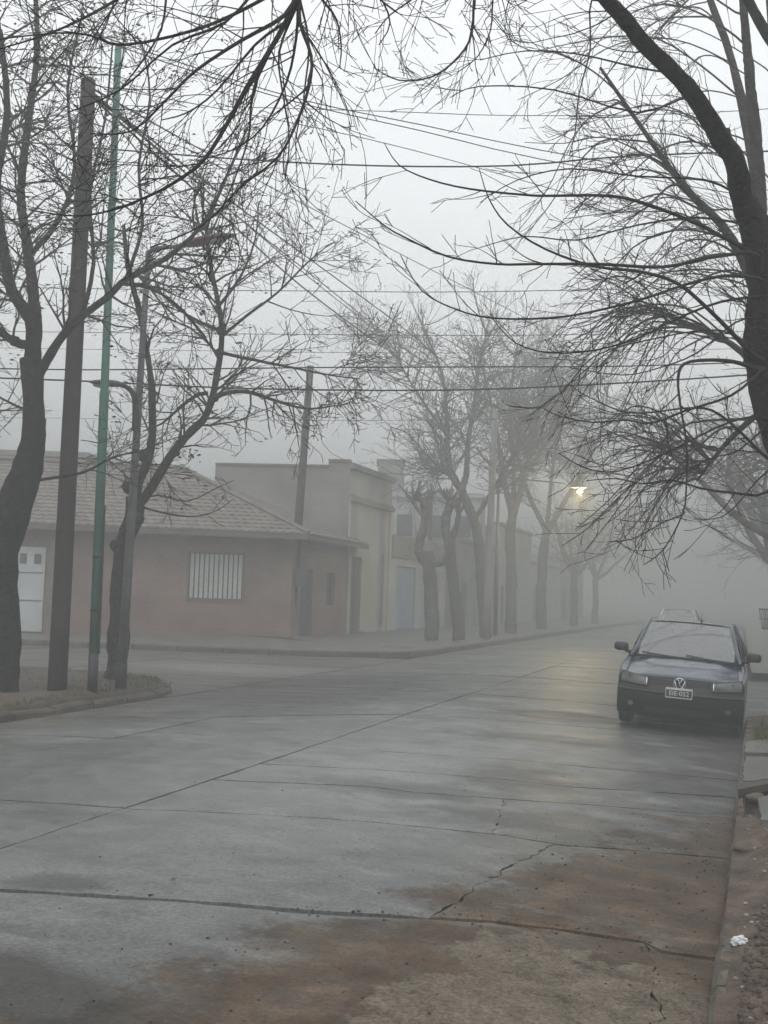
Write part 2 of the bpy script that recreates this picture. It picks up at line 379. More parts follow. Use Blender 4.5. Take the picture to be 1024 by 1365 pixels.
def slab(V0, V1, U0, U1, gap0=.02, gap1=.02, res=.16, jag=.022, ugap=.011):
    """one concrete slab between joint curves V0/V1 (v as function of u) and U0/U1 (u as function of v)"""
    slab_i[0] += 1; sid = slab_i[0] * 7.3
    um = .5 * (ev(U0, ev(V0, -3)) + ev(U1, ev(V0, -3))); L_ = abs(ev(V1, um) - ev(V0, um)); Wd = abs(ev(U1, ev(V0, um)) - ev(U0, ev(V0, um)))
    nu = max(4, min(40, int(Wd / res))); nv = max(3, min(60, round(L_ / res)))
    b = MB(); dz = .006 * n3(sid, 3.1); tx = .0015 * n3(sid, 9.7)
    gap0 *= 1.4; gap1 *= 1.4
    def pt(s, t):
        v = 0
        u = um
        for _ in range(3):
            a, c = ev(V0, u) + gap0, ev(V1, u) - gap1
            v = a + (c - a) * t
            u = ev(U0, v) + ugap + (ev(U1, v) - ugap - ev(U0, v) - ugap) * s
        e = 0.0
        if t in (0.0, 1.0): v += jag * (n3(u * 3.1, sid + t * 5) + .7 * n3(u * 11, sid + t)); e = 1
        if s in (0.0, 1.0):
            e = 1
            ck = (U0 if s == 0.0 else U1) in CRACKS
            j2 = .07 if ck else .014
            u += j2 * (n3(v * 2.6, 3.3) + .8 * n3(v * 8, 4.1) + .4 * n3(v * 23, 7.7)) * (1 if ck else 1)
        return R(u, v, crown(u) + dz + tx * (u - um) + .0012 * n3(u * 1.3, v * 1.3) - .006 * e)
    b0 = b.grid(pt, nu, nv)
    # skirts
    ring = [b0 + i for i in range(nu + 1)] + [b0 + j * (nu + 1) + nu for j in range(1, nv + 1)] + \
           [b0 + nv * (nu + 1) + i for i in range(nu - 1, -1, -1)] + [b0 + j * (nu + 1) for j in range(nv - 1, 0, -1)]
    k0 = len(b.v)
    for i in ring:
        x, y, z = b.v[i]; b.v.append((x, y, z - .06))
    n = len(ring)
    for i in range(n):
        b.face((ring[(i + 1) % n], ring[i], k0 + i, k0 + (i + 1) % n))
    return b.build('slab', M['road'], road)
UL = [(0, -8.5), (100, -8.5)]; UR = [(0, -.16), (16, .08), (100, .08)]
CRK = [(0, -1.9)] + sorted([(v, u) for u, v in (Gr(669, 1064), Gr(674, 1078), Gr(660, 1108))])
CRK2 = sorted([(v, u) for u, v in (Gr(735, 1124), Gr(690, 1150), Gr(655, 1172), Gr(620, 1190), Gr(575, 1216))])
CRK3 = sorted([(v, u) for u, v in (Gr(853, 1253), Gr(862, 1285), Gr(868, 1310), Gr(865, 1350))])
Jm1 = [(u, v - 3.4) for u, v in J0]; Jm2 = [(-20, -4.5), (20, -4.5)]
J0r = [(-20, ev(J0, -2) ), (20, ev(J0, -2))]
CRACKS = (CRK[1:], CRK2, CRK3)
# right-hand lane
slab(Jm2, [(-20, 1.6), (20, 1.2)], CEN, UR)
slab([(-20, 1.6), (20, 1.2)], J1, CEN, CRK3, .010, .02, .07, .022, .003)
slab([(-20, 1.6), (20, 1.2)], J1, CRK3, UR, .010, .02, .07, .022, .003)
slab(J1, J2, CEN, CRK2, .02, .010, .07, .022, .003); slab(J1, J2, CRK2, UR, .02, .010, .07, .022, .003)
slab(J2, J3, CEN, CRK[1:], .009, .012, .07, .022, .003); slab(J2, J3, CRK[1:], UR, .009, .012, .07, .022, .003)
slab(J3, J4, CEN, UR, .012, .006); slab(J4, J5, CEN, UR, .006, .008); slab(J5, J6, CEN, UR, .008, .012)
# left-hand lane
LJ = [(v, u) for u, v in (Gr(0, 1004), Gr(55, 999), Gr(164, 981))]; LJ.sort(); LJ = [(0, LJ[0][1])] + LJ + [(30, LJ[-1][1])]
slab(Jm2, [(-20, 1.0), (20, 1.0)], UL, CEN); slab([(-20, 1.0), (20, 1.0)], J0, UL, CEN, .008, .008); slab(J0, J1, UL, CEN, .010, .02)
slab(J1, J2, UL, CEN, .02, .010)
slab(J2, J5, LJ, CEN, .008, .008); slab(J2, J5, UL, LJ, .008, .008)
slab(J5, J6, LJ, CEN, .008, .012); slab(J5, J6, UL, LJ, .008, .012)
prev = J6
for k, j in enumerate(far_js):
    r_ = .22 if k < 3 else .45
    slab(prev, j, CEN, UR, .03, .03, r_); slab(prev, j, UL, CEN, .03, .03, r_); prev = j

# --- cross street to the left
cs_near0, cs_dir = 17.0, None
farK = [(-40, None)]
pA = G(170, 862, -.05); pB = G(560, 877, -.05)
kd = (Vector((pB.x - pA.x, pB.y - pA.y))).normalized()           # kerb direction of the far pavement
def far_kerb(sdist): return Vector((pA.x, pA.y)) + kd * sdist
cs = MB()
def csf(s, t):
    # s: along the street to the left of our road; t across
    a = XY(-8.42, 15.2 + 12.6 * t); L_ = 60 * s
    x = a[0] - kd.x * L_; y = a[1] - kd.y * L_
    return Vector((x, y, -.134 + .03 * math.sin(math.pi * t) * min(1, s * 8)))
cs.grid(csf, 40, 24)
cso = cs.build('cross_street', M['joint']); tag(cso, kind='structure')
for i in range(8):
    for j in range(3):
        b = MB(); s0, s1 = i / 13, (i + 1) / 13 - .0012; t0, t1 = j / 3, (j + 1) / 3 - .005
        b.grid(lambda s, t: csf(s0 + (s1 - s0) * s, t0 + (t1 - t0) * t) + Vector((0, 0, .012 + .004 * n3(i * 3.3, j * 7.7))), 12, 10)
        b.build('slab', M['road'], cso)
# right part of the cross street
cs2 = MB()
cs2.grid(lambda s, t: R(-.05 + 40 * s, 16 + 11 * t, -.134), 20, 10)
tag(cs2.build('side_street', M['road']), kind='structure')

# --- generic height-field patch bounded in uv
def patch(name, fn, nu, nv, material, **kw):
    b = MB(); b.grid(fn, nu, nv); return tag(b.build(name, material, smooth=True), kind='structure')
# left verge: dirt corner, kerb curved into cross street
corner = Gr(262, 914); cv = corner[1]
def left_edge(t):                      # outline of verge next to the road: from v=-5 to the corner and round to the left
    Rr = 2.6
    L0 = cv - Rr + 5
    tot = L0 + Rr * math.pi / 2 + 30
    d = t * tot
    if d < L0: return (-8.5, -5 + d), (1, 0)
    d -= L0
    if d < Rr * math.pi / 2:
        a = d / Rr
        return (-8.5 - Rr + Rr * math.cos(a), cv - Rr + Rr * math.sin(a)), (math.cos(a), math.sin(a))
    d -= Rr * math.pi / 2
    return (-8.5 - Rr - d, cv - .12 * d), (0, 1)
def verge_f(s, t):
    (u, v), (nx, ny) = left_edge(t)
    cu, cvv = -13.5, -2.0 + 10 * t if t < .5 else 8.0
    cu = -8.5 - 12; cvv = min(v, cv - 8)
    k = s ** 1.6
    uu = u + (cu - u) * k; vv = v + (cvv - v) * k
    z = .02 + .10 * min(1, s * 3) + .05 * n3(uu * 1.2, vv * 1.2, 3) + .02 * n3(uu * 5, vv * 5, 3)
    if s == 0: z = -.2
    elif s < .03: z = .0 + .02 * n3(uu * 3, vv * 3)
    return R(uu - nx * .12, vv - ny * .12, z)
patch('verge', verge_f, 60, 160, M['dirt'])
# kerb stones round the corner
kerb = empty('kerb', R(-8.5, 10, -.1)); kerb['kind'] = 'structure'
T = 0; N_K = 62
for i in range(N_K):
    t0, t1 = i / N_K, (i + 1) / N_K - .0008
    b = MB(); n_ = 4; k0 = 0
    hz = -.035 + .035 * n3(i * 1.7, 2)
    for q in range(n_ + 1):
        (u, v), (nx, ny) = left_edge(t0 + (t1 - t0) * q / n_)
        for off, z in ((.03, -.2), (.01, hz - .03), (-.02, hz), (-.13, hz + .005), (-.14, -.2)):
            p = R(u + nx * off + .008 * n3(u * 4, v * 4, q), v + ny * off + .02 * n3(u * 2, v * 2, 5), z + .03 * n3(u * 2.2, v * 2.2) + .012 * n3(u * 9, v * 9, q)); b.v.append(tuple(p))
    for q in range(n_):
        for k in range(4):
            a = q * 5 + k; b.face((a, a + 5, a + 6, a + 1))
    b.face((0, 1, 2, 3, 4)); b.face(tuple(n_ * 5 + k for k in (4, 3, 2, 1, 0)))
    b.build('kerb_stone', M['kerbdirt'], kerb)

# far pavement: from far kerb line (pA-pB direction) rounding into our road's left kerb
fcv = Gr(560, 877)[1]
def far_edge(t):
    Rr = 3.4; base = pB - Vector((0, 0, 0))
    Cn = XY(-8.5 - Rr, 0)
    # point where far kerb reaches u=-8.5-Rr
    u0, v0 = UV(pB); ukd = (kd.x * CA - kd.y * SA, kd.x * SA + kd.y * CA)
    tt = (-8.5 - Rr - u0) / ukd[0]; vs = v0 + ukd[1] * tt
    if t < .4:
        d = (1 - t / .4) * 45
        return (-8.5 - Rr - d * ukd[0], vs - d * ukd[1]), (ukd[1], -ukd[0])
    if t < .6:
        a = (t - .4) / .2 * math.pi / 2
        return (-8.5 - Rr + Rr * math.sin(a), vs + Rr - Rr * math.cos(a)), (math.sin(a), -math.cos(a))
    d = (t - .6) / .4 * 75
    return (-8.5, vs + Rr + d), (1, 0)
def farpave_f(s, t):
    (u, v), (nx, ny) = far_edge(t)
    d = s ** 1.3 * 14
    z = .02 + .02 * d + .01 * n3(u - nx * d, v - ny * d)
    if s == 0: z = -.2
    if t > .4 or True:
        # go towards interior
        cu, cvv = -30, max(v + (40 - v) * .6, 40) if t < .6 else v
        k = s ** 1.5
        uu, vv = u + (cu - u) * k, v + (cvv - v) * k
        dd = math.hypot(uu - u, vv - v)
        z = (.03 + min(.16, .03 * dd) + .01 * n3(uu, vv)) if s > 0 else -.2
        return R(uu - nx * .1, vv - ny * .1, z)
patch('far_pavement', farpave_f, 50, 160, M['pave'])
kerb2 = empty('far_kerb', R(-8.5, 40, -.1)); kerb2['kind'] = 'structure'
for i in range(90):
    t0, t1 = i / 90, (i + 1) / 90 - .0005
    b = MB(); n_ = 3
    for q in range(n_ + 1):
        (u, v), (nx, ny) = far_edge(t0 + (t1 - t0) * q / n_)
        for off, z in ((.03, -.2), (.01, .0), (-.02, .03), (-.14, .035), (-.15, -.2)):
            p = R(u + nx * off, v + ny * off, z + .008 * n3(u * 2, v * 2)); b.v.append(tuple(p))
    for q in range(n_):
        for k in range(4):
            a = q * 5 + k; b.face((a, a + 5, a + 6, a + 1))
    b.face((0, 1, 2, 3, 4)); b.face(tuple(n_ * 5 + k for k in (4, 3, 2, 1, 0)))
    b.build('kerb_stone', M['kerb'], kerb2)

# right verge: mud bank near, then broken pavement
def rv_z(u, v):
    k = max(0, min(1, (u - .05) / .35))
    near = max(0, min(1, (9.2 - v) / 1.5))
    z = .0 + .05 * k + near * k * (.045 + .08 * n3(u * 1.6, v * 1.1, 5) + max(0, 6.2 - v) * .03 * abs(n3(u * 8, v * 7, 2)) + .07 * abs(n3(u * 5, v * 4, 5)) + .05 * abs(n3(u * 13, v * 11, 5)) + .025 * n3(u * 30, v * 27, 5))
    z += (1 - near) * .02 * n3(u * 4, v * 4)
    hole = math.exp(-(((u - .22) / .22) ** 2 + ((v - 9.55) / .55) ** 2))
    return z - .22 * hole
def rv_f(s, t):
    u = .0 + 9 * s ** 2.2; v = 1.0 + 15.5 * t
    if s == 0: return R(ku(v) + .02, v, -.2)
    return R(u + ku(v), v, rv_z(u, v))
patch('mud_verge', rv_f, 150, 600, M['mud'])
b = MB(); b.grid(lambda s, t: R(.12 + 9 * s, 26.5 + 80 * t, .05 + .02 * n3(s * 20, t * 60)), 20, 60)
tag(b.build('right_pavement', M['pave']), kind='structure')
kerb3 = empty('right_kerb', R(0, 8, -.1)); kerb3['kind'] = 'structure'
v = 1.0; i = 0
while v < 15.6:
    L_ = .95; i += 1
    if not (9.1 < v < 9.4):
        b = MB(); n_ = 10; zz = .012 + .012 * n3(i * 3.1, 4) + (-.035 if 5.2 < v < 8.5 else -.015)
        for q in range(n_ + 1):
            vv = v + (L_ - .015) * q / n_
            for off, z in ((-.035, -.2), (-.02, zz - .04), (.005, zz), (.045, zz + .002), (.055, -.2)):
                b.v.append(tuple(R(ku(vv) + off + .010 * n3(vv * 5, i, off * 9) + .012 * n3(vv * 1.1, 3), vv, z + .012 * n3(vv * 6, off * 20, i))))
        for q in range(n_):
            for k in range(4):
                a = q * 5 + k; b.face((a, a + 1, a + 6, a + 5))
        b.face((4, 3, 2, 1, 0)); b.face(tuple(n_ * 5 + k for k in (0, 1, 2, 3, 4)))
        b.build('kerb_stone', M['kerbpale'] if v > 8.6 else M['kerbold'] if v < 5.4 else M['mud'], kerb3)
    v += L_
b = MB()
for k in range(80):
    vv = 26.4 + k * 1.0
    b.box(R(.14, vv + .5, -.06), (.14, .985, .22), -AZ)
tag(b.build('right_far_kerb', M['kerb']), kind='structure')

# broken pavement slabs on the right
def poly_slab(name, pix, z, th, material, parent=None, jit=.02):
    pts = []
    base = [G(px, py, z) for px, py in pix]
    for a, c in zip(base, base[1:] + base[:1]):
        n = max(2, int((c - a).length / .12))
        for k in range(n):
            q = a.lerp(c, k / n); q += Vector((n3(q.x * 6, q.y * 6) * jit, n3(q.x * 6, q.y * 6, 5) * jit, 0)); pts.append(q)
    b = MB(); n = len(pts); c = sum(pts, Vector()) / n
    for q in pts: b.v.append((q.x, q.y, q.z + .004 * n3(q.x * 9, q.y * 9)))
    for q in pts: b.v.append((q.x, q.y, q.z - th))
    b.v.append((c.x, c.y, c.z + .004))
    for k in range(n):
        b.face((k, (k + 1) % n, 2 * n)); b.face((k, n + k, n + (k + 1) % n, (k + 1) % n))
    return b.build(name, material, parent)
pv = empty('broken_pavement', R(.6, 11, 0)); pv['kind'] = 'structure'
poly_slab('pavement_slab', [(992, 1003), (996, 988), (1012, 986), (1060, 984), (1080, 1004)], .08, .09, M['pave'], pv)
poly_slab('pavement_slab', [(990, 1041), (993, 1008), (1009, 1008), (1080, 1009), (1100, 1034), (1040, 1036), (1006, 1040)], .075, .10, M['pave'], pv)
poly_slab('pavement_slab', [(1010, 1063), (1040, 1056), (1090, 1060), (1110, 1094), (1060, 1098), (1015, 1092)], .06, .09, M['pave'], pv)
poly_slab('pavement_slab', [(984, 1052), (988, 1043), (1004, 1042), (1034, 1038), (1040, 1042), (1006, 1048)], .07, .06, M['kerb'], pv)

# rubble, pebbles, litter
def rock(b, c, s, seed, squash=.6):
    k0 = len(b.v); n = 7; m_ = 4
    for j in range(m_ + 1):
        ph = math.pi * j / m_
        for i in range(n):
            th = 2 * math.pi * i / n
            d = Vector((math.sin(ph) * math.cos(th), math.sin(ph) * math.sin(th), math.cos(ph) * squash))
            r = s * (1 + .35 * noise.noise(d * 1.6 + Vector((seed, 0, 0))))
            b.v.append((c[0] + d.x * r, c[1] + d.y * r, c[2] + d.z * r))
    for j in range(m_):
        for i in range(n):
            i2 = (i + 1) % n
            b.face((k0 + j * n + i, k0 + (j + 1) * n + i, k0 + (j + 1) * n + i2, k0 + j * n + i2))
for (px, py, s, lab) in ((999, 1130, .085, 'rounded grey brown rubble block beside the kerb, below the broken pavement'),
                         (1010, 1064, .07, 'dark earth clod in the hole under the broken pavement')):
    b = MB(); p = G(px, py, .02); 
    k0 = 0; n = 18; m_ = 10
    for j in range(m_ + 1):
        ph = math.pi * j / m_
        for i in range(n):
            th = 2 * math.pi * i / n
            d = Vector((math.sin(ph) * math.cos(th) * 1.25, math.sin(ph) * math.sin(th), math.cos(ph) * .55))
            r = s * (1 + .25 * noise.noise(d * 1.4 + Vector((px, 0, 0))) + .12 * noise.noise(d * 5))
            b.v.append((p.x + d.x * r, p.y + d.y * r, p.z + d.z * r))
    for j in range(m_):
        for i in range(n):
            i2 = (i + 1) % n; b.face((j * n + i, (j + 1) * n + i, (j + 1) * n + i2, j * n + i2))
    tag(b.build('rubble_block', M['stone'], smooth=True), lab, 'rubble')
b = MB()
for k in range(2600):
    u = .12 + abs(RND.gauss(0, .7)); v = RND.uniform(3.2, 9.5)
    rock(b, R(u, v, rv_z(u, v) + .002), RND.choice((.004, .006, .009, .014, .022)) * RND.uniform(.6, 1.4), k)
tag(b.build('gravel', M['stone']), kind='stuff')
b = MB()
for k in range(4200):
    v = RND.uniform(3.4, 6.3) if RND.random() < .8 else RND.gauss(9.2, .5); u = .10 + abs(RND.gauss(0, .55)) + max(0, (v - 5.2) * .12 if v < 7 else 0)
    sz = RND.choice((.006, .008, .010, .013, .018, .026)) * RND.uniform(.6, 1.2); rock(b, R(u + ku(v), v, rv_z(u, v)), sz, k * 1.7, .45)
tag(b.build('soil_clods', M['clod']), kind='stuff')
b = MB()
for k in range(170):
    v = RND.uniform(3.4, 10); u = .06 + abs(RND.gauss(0, .5)); sz = RND.choice((.005, .008, .012)) ; rock(b, R(u + ku(v), v, rv_z(u, v) + sz * .3), sz, k * 2.7, .7)
tag(b.build('pale_pebbles', M['pebble']), kind='stuff')
b = MB()
for k in range(520):
    u = RND.uniform(-8.3, -.1); v = RND.uniform(3.3, 20)
    if RND.random() < .55: u = -abs(RND.gauss(0, 1.6)); v = RND.uniform(3.3, 10)
    if u < -8.4: continue
    s = RND.uniform(.002, .0065) * (1.6 if RND.random() < .06 else 1)
    p = R(u, v); rock(b, (p.x, p.y, p.z + s * .3), s, k, .45)
tag(b.build('road_grit', M['joint']), kind='stuff')
b = MB()
for k in range(560):
    v = RND.uniform(3.4, 9); ub = -3.95 + .41 * v
    u = RND.uniform(ub - .3, -.15) if RND.random() < .5 else -.16 - abs(RND.gauss(0, .12))
    if RND.random() < .3: u = RND.uniform(-2.2, -.2); v = ev(J1, u) + RND.gauss(0, .05)
    if u < -4 or u > -.12: continue
    s_ = RND.choice((.002, .003, .004, .008)) * RND.uniform(.7, 1.3); p = R(u, v); rock(b, (p.x, p.y, p.z + s_ * .2), s_, k, .5)
tag(b.build('mud_crumbs', M['mud']), kind='stuff')
# leaves lying on the road
b = MB()
for k in range(160):
    u = RND.uniform(-8.3, 0); v = 3.3 + 18 * RND.random() ** 1.3; p = R(u, v); a = RND.uniform(0, 6.28); s = RND.uniform(.008, .02)
    k0 = len(b.v)
    for q, (dx, dy, dz) in enumerate(((-1, 0, .1), (0, -.45, .0), (1.1, 0, .35), (0, .45, .08))):
        b.v.append((p.x + s * (dx * math.cos(a) - dy * math.sin(a)), p.y + s * (dx * math.sin(a) + dy * math.cos(a)), p.z + .004 + dz * s))
    b.face((k0, k0 + 1, k0 + 2, k0 + 3))
tag(b.build('fallen_leaves', M['seed']), kind='stuff')
# white crumpled bag
p = G(986, 1240, .07); pu, pvv = UV(p); p.z = rv_z(pu, pvv) + .02
b = MB(); n, m_ = 22, 14
for j in range(m_ + 1):
    ph = math.pi * j / m_
    for i in range(n):
        th = 2 * math.pi * i / n
        d = Vector((math.sin(ph) * math.cos(th), math.sin(ph) * math.sin(th) * .8, math.cos(ph) * .75))
        r = .033 * (1 + .5 * noise.noise(d * 2.2) + .35 * noise.noise(d * 6))
        b.v.append((p.x + d.x * r, p.y + d.y * r, p.z + d.z * r))
for j in range(m_):
    for i in range(n):
        i2 = (i + 1) % n; b.face((j * n + i, (j + 1) * n + i, (j + 1) * n + i2, j * n + i2))
tag(b.build('plastic_bag', M['tissue']), 'crumpled white scrap of plastic bag lying on the mud beside the kerb', 'litter')
for (x0, y0, x1, y1, lab) in ((999, 1193, 1021, 1200, 'short dark stick lying on the muddy verge above the white scrap'),):
    a = G(x0, y0, .12); c = G(x1, y1, .12)
    for q in (a, c):
        uu, vv = UV(q); q.z = rv_z(uu, vv) + .012
    b = MB(); b.tube([a, a.lerp(c, .4) + Vector((0, .01, .004)), c], [.008, .009, .005], 6)
    tag(b.build('stick', M['bark']), lab, 'stick')
# grass
def grass(name, pts_fn, n, hmin, hmax, material, lab=None):
    b = MB()
    for k in range(n):
        p = pts_fn(); h = RND.uniform(hmin, hmax); a = RND.uniform(0, 6.28); l = h * RND.uniform(.1, .7); w_ = .004 + h * .03
        dx, dy = math.cos(a), math.sin(a); k0 = len(b.v)
        b.v += [(p.x - dy * w_, p.y + dx * w_, p.z), (p.x + dy * w_, p.y - dx * w_, p.z), (p.x + dx * l, p.y + dy * l, p.z + h)]
        b.face((k0, k0 + 1, k0 + 2))
    return tag(b.build(name, material), kind='stuff')
def gp_right():
    u = .15 + abs(RND.gauss(0, .7)); v = 13.3 + RND.gauss(0, .9); return R(u, v, rv_z(u, v) - .01)
grass('grass', gp_right, 2600, .04, .13, M['grass'])
def gp_kerb():
    (u, v), (nx, ny) = left_edge(RND.uniform(.1, .6)); return R(u - nx * RND.uniform(-.06, .2), v - ny * RND.uniform(-.06, .2), .0)
grass('kerb_grass', gp_kerb, 1500, .015, .05, M['grass'])
def gp_left():
    while True:
        t = RND.random(); s = RND.random() ** 1.5 * .45 + .03
        p = Vector(verge_f(s, t))
        if 11 < p.y < 19 and n3(p.x * .9, p.y * .9, 8) > -.25: return p
grass('verge_grass', gp_left, 5200, .02, .07, M['grass'])

# puddles: thin water films
water = bpy.data.materials.new('puddle_water'); water.use_nodes = True
wb = water.node_tree.nodes['Principled BSDF']; wb.inputs['Base Color'].default_value = (.17, .175, .17, 1); wb.inputs['Roughness'].default_value = .38
def puddle(pix, z):
    base = [G(px, py, z) for px, py in pix]; pts = []
    for a, c in zip(base, base[1:] + base[:1]):
        n = max(2, int((c - a).length / .2))
        for k in range(n):
            q = a.lerp(c, k / n); q += Vector((n3(q.x * 2, q.y * 2) * .15, n3(q.x * 2, q.y * 2, 5) * .25, 0)); pts.append(q)
    b = MB(); n = len(pts)
    for q in pts: b.v.append(tuple(q))
    b.face(tuple(range(n)))
    return tag(b.build('puddle', water), kind='structure')

# ================================================================== TREES
TB = MB
def path3(pix, Y0, Y1, zig=0.0):
    """pixel polyline given a real distance that runs from Y0 to Y1 along it; smoothed"""
    n = len(pix); pts = [P(px, py, Y0 + (Y1 - Y0) * (i / (n - 1)) + zig * math.sin(i * 1.7)) for i, (px, py) in enumerate(pix)]
    out = []
    for i in range(n - 1):
        p0 = pts[max(i - 1, 0)]; p1 = pts[i]; p2 = pts[i + 1]; p3 = pts[min(i + 2, n - 1)]
        for k in range(3):
            t = k / 3
            out.append(.5 * ((2 * p1) + (p2 - p0) * t + (2 * p0 - 5 * p1 + 4 * p2 - p3) * t * t + (3 * p1 - p0 - 3 * p2 + p3) * t ** 3))
    out.append(pts[-1]); return out
def rnd_perp(d, rg):
    a = Vector((rg.gauss(0, 1), rg.gauss(0, 1), rg.gauss(0, 1))); a -= d * a.dot(d)
    return a.normalized() if a.length > 1e-5 else d.orthogonal().normalized()
def grow(tb, p, d, L, r, lvl, st, rg):
    n = max(3, int(L / st['seg'])); sl = L / n
    pts = [p.copy()]; rad = [r]; d = d.normalized()
    rmin = st['rmin']
    kids = []; curl = rnd_perp(d.normalized(), rg) * rg.uniform(.2, 1.0) * st.get('curl', .5)
    for i in range(n):
        d = (d + curl * sl + Vector((rg.gauss(0, 1), rg.gauss(0, 1), rg.gauss(0, 1))) * st['wob'] + Vector((0, 0, st['trop'] * sl))).normalized()
        p = p + d * sl; t = (i + 1) / n
        pts.append(p.copy()); rad.append(max(rmin, r * (1 - .75 * t)))
        if lvl > 0 and t > st['bare']: kids.append((p.copy(), d.copy(), t, rad[-1]))
    tb.tube(pts, rad, 3 if r < .012 else 5, cap=False)
    if st.get('tips') is not None and lvl <= 0 and rg.random() < st['tipp']: st['tips'].append(p.copy())
    if lvl > 0 and kids:
        nk = L * st['dens'][lvl]; nk = int(nk) + (1 if rg.random() < nk % 1 else 0)
        for _ in range(nk):
            q, dd, t, rr = rg.choice(kids)
            ang = math.radians(rg.uniform(*st['ang']))
            x = rnd_perp(dd, rg); nd = dd * math.cos(ang) + x * math.sin(ang)
            grow(tb, q, nd, L * rg.uniform(*st['ratio']) * (1.15 - .5 * t), max(rmin, min(rr * .75, r * .6)), lvl - 1, st, rg)
def leafbits(pts, name, material, parent, size, n_each, rg, spread):
    b = MB()
    for p in pts:
        for _ in range(n_each):
            q = p + Vector((rg.gauss(0, 1), rg.gauss(0, 1), rg.gauss(-.3, 1))) * spread
            a = rnd_perp(Vector((0, 0, 1)), rg); c = Vector((rg.gauss(0, 1), rg.gauss(0, 1), rg.gauss(0, 1))).normalized(); s = size * rg.uniform(.5, 1.3)
            k0 = len(b.v)
            for w_ in (q - a * s, q + c * s * .5, q + a * s, q - c * s * .5): b.v.append(tuple(w_))
            b.face((k0, k0 + 1, k0 + 2, k0 + 3))
    return tag(b.build(name, material, parent), kind='stuff')

def limb_obj(name, pts, rad, material, parent, sides=10, knob=.18):
    if knob and max(rad) > .09:
        np_, nr = [], []
        for i in range(len(pts) - 1):
            k = max(1, min(24, int((pts[i + 1] - pts[i]).length / (max(rad) * .45))))
            for q in range(k): np_.append(pts[i].lerp(pts[i + 1], q / k)); nr.append(rad[i] + (rad[i + 1] - rad[i]) * q / k)
        np_.append(pts[-1]); nr.append(rad[-1]); pts, rad = np_, nr; sides = max(sides, 26)
    b = MB(); b.tube(pts, rad, sides, knob=knob); return b.build(name, material, parent, smooth=True)
def radii(n, r0, r1, pw=1.0): return [r0 + (r1 - r0) * (i / (n - 1)) ** pw for i in range(n)]
def spawn_along(tb, pts, rad, count, L, lvl, st, rg, t0=.1, t1=1.0, ang=(35, 70), bias=None):
    n = len(pts)
    for _ in range(count):
        t = rg.uniform(t0, t1); i = min(n - 2, int(t * (n - 1)))
        d = (pts[i + 1] - pts[i]).normalized(); a = math.radians(rg.uniform(*ang)); x = rnd_perp(d, rg)
        if bias is not None: x = (x + bias).normalized(); 
        nd = d * math.cos(a) + x * math.sin(a)
        grow(tb, pts[i].lerp(pts[i + 1], rg.random()), nd, L * rg.uniform(.5, 1.15), max(st['rmin'], min(rad[i] * .6, st['r1'])), lvl, st, rg)

# ---- near tree on the right, its long limbs hanging over the street
rg = random.Random(11)
T1 = empty('street_tree', (4.35, 8.6, .05))
tag(T1, 'dark bare tree at the right kerb, long thin branches hanging over the parked car', 'tree', 'bare street trees')
YT = 8.0
tp = [Vector((4.35, 8.6, -.1)), Vector((4.2, 8.5, .8)), Vector((3.95, 8.35, 1.6)), P(1075, 640, 8.2), P(1040, 580, 8.1)] 
tp2 = path3([(1040, 580), (1024, 530), (1016, 490), (1019, 450), (1021, 400), (1019, 350), (1006, 300), (990, 262)], 8.1, 7.9)
tp = tp[:-1] + tp2
rr = []
for i, q in enumerate(tp):
    rr.append(.17 if i < 4 else .135 if i < 12 else .145 if i < 16 else .13)
rr[-1] = .078; rr[-2] = .09; rr[-3] = .11
limb_obj('trunk', tp, rr, M['bark'], T1, 16, .22)
up = path3([(996, 290), (987, 255), (979, 215), (962, 188), (942, 155), (922, 125), (897, 95), (862, 60), (832, 25), (805, -5), (770, -50), (700, -110), (600, -160), (500, -150), (430, -90), (400, -30)], 7.9, 5.4)
limb_obj('limb', up, [.078 - .016 * (i / 12) if i < 12 else .062 - .014 * ((i - 12) / 12) if i < 24 else max(.014, .048 - .034 * ((i - 24) / 21)) for i in range(len(up))], M['bark'], T1, 12, .15)
st_ = path3([(980, 225), (972, 200), (967, 172)], 7.85, 7.8); limb_obj('stub', st_, radii(len(st_), .045, .035), M['bark'], T1, 8)
l2 = path3([(1035, 330), (1060, 200), (1045, 90), (1012, 28), (990, -15), (960, -80)], 8.1, 8.6); limb_obj('limb', l2, radii(len(l2), .06, .03), M['bark'], T1, 10)
near = dict(seg=.05, wob=.07, trop=.5, bare=.12, dens=[0, 5, 5, 5], ratio=(.3, .55), ang=(22, 50), rmin=.0024, r1=.006, curl=1.6)
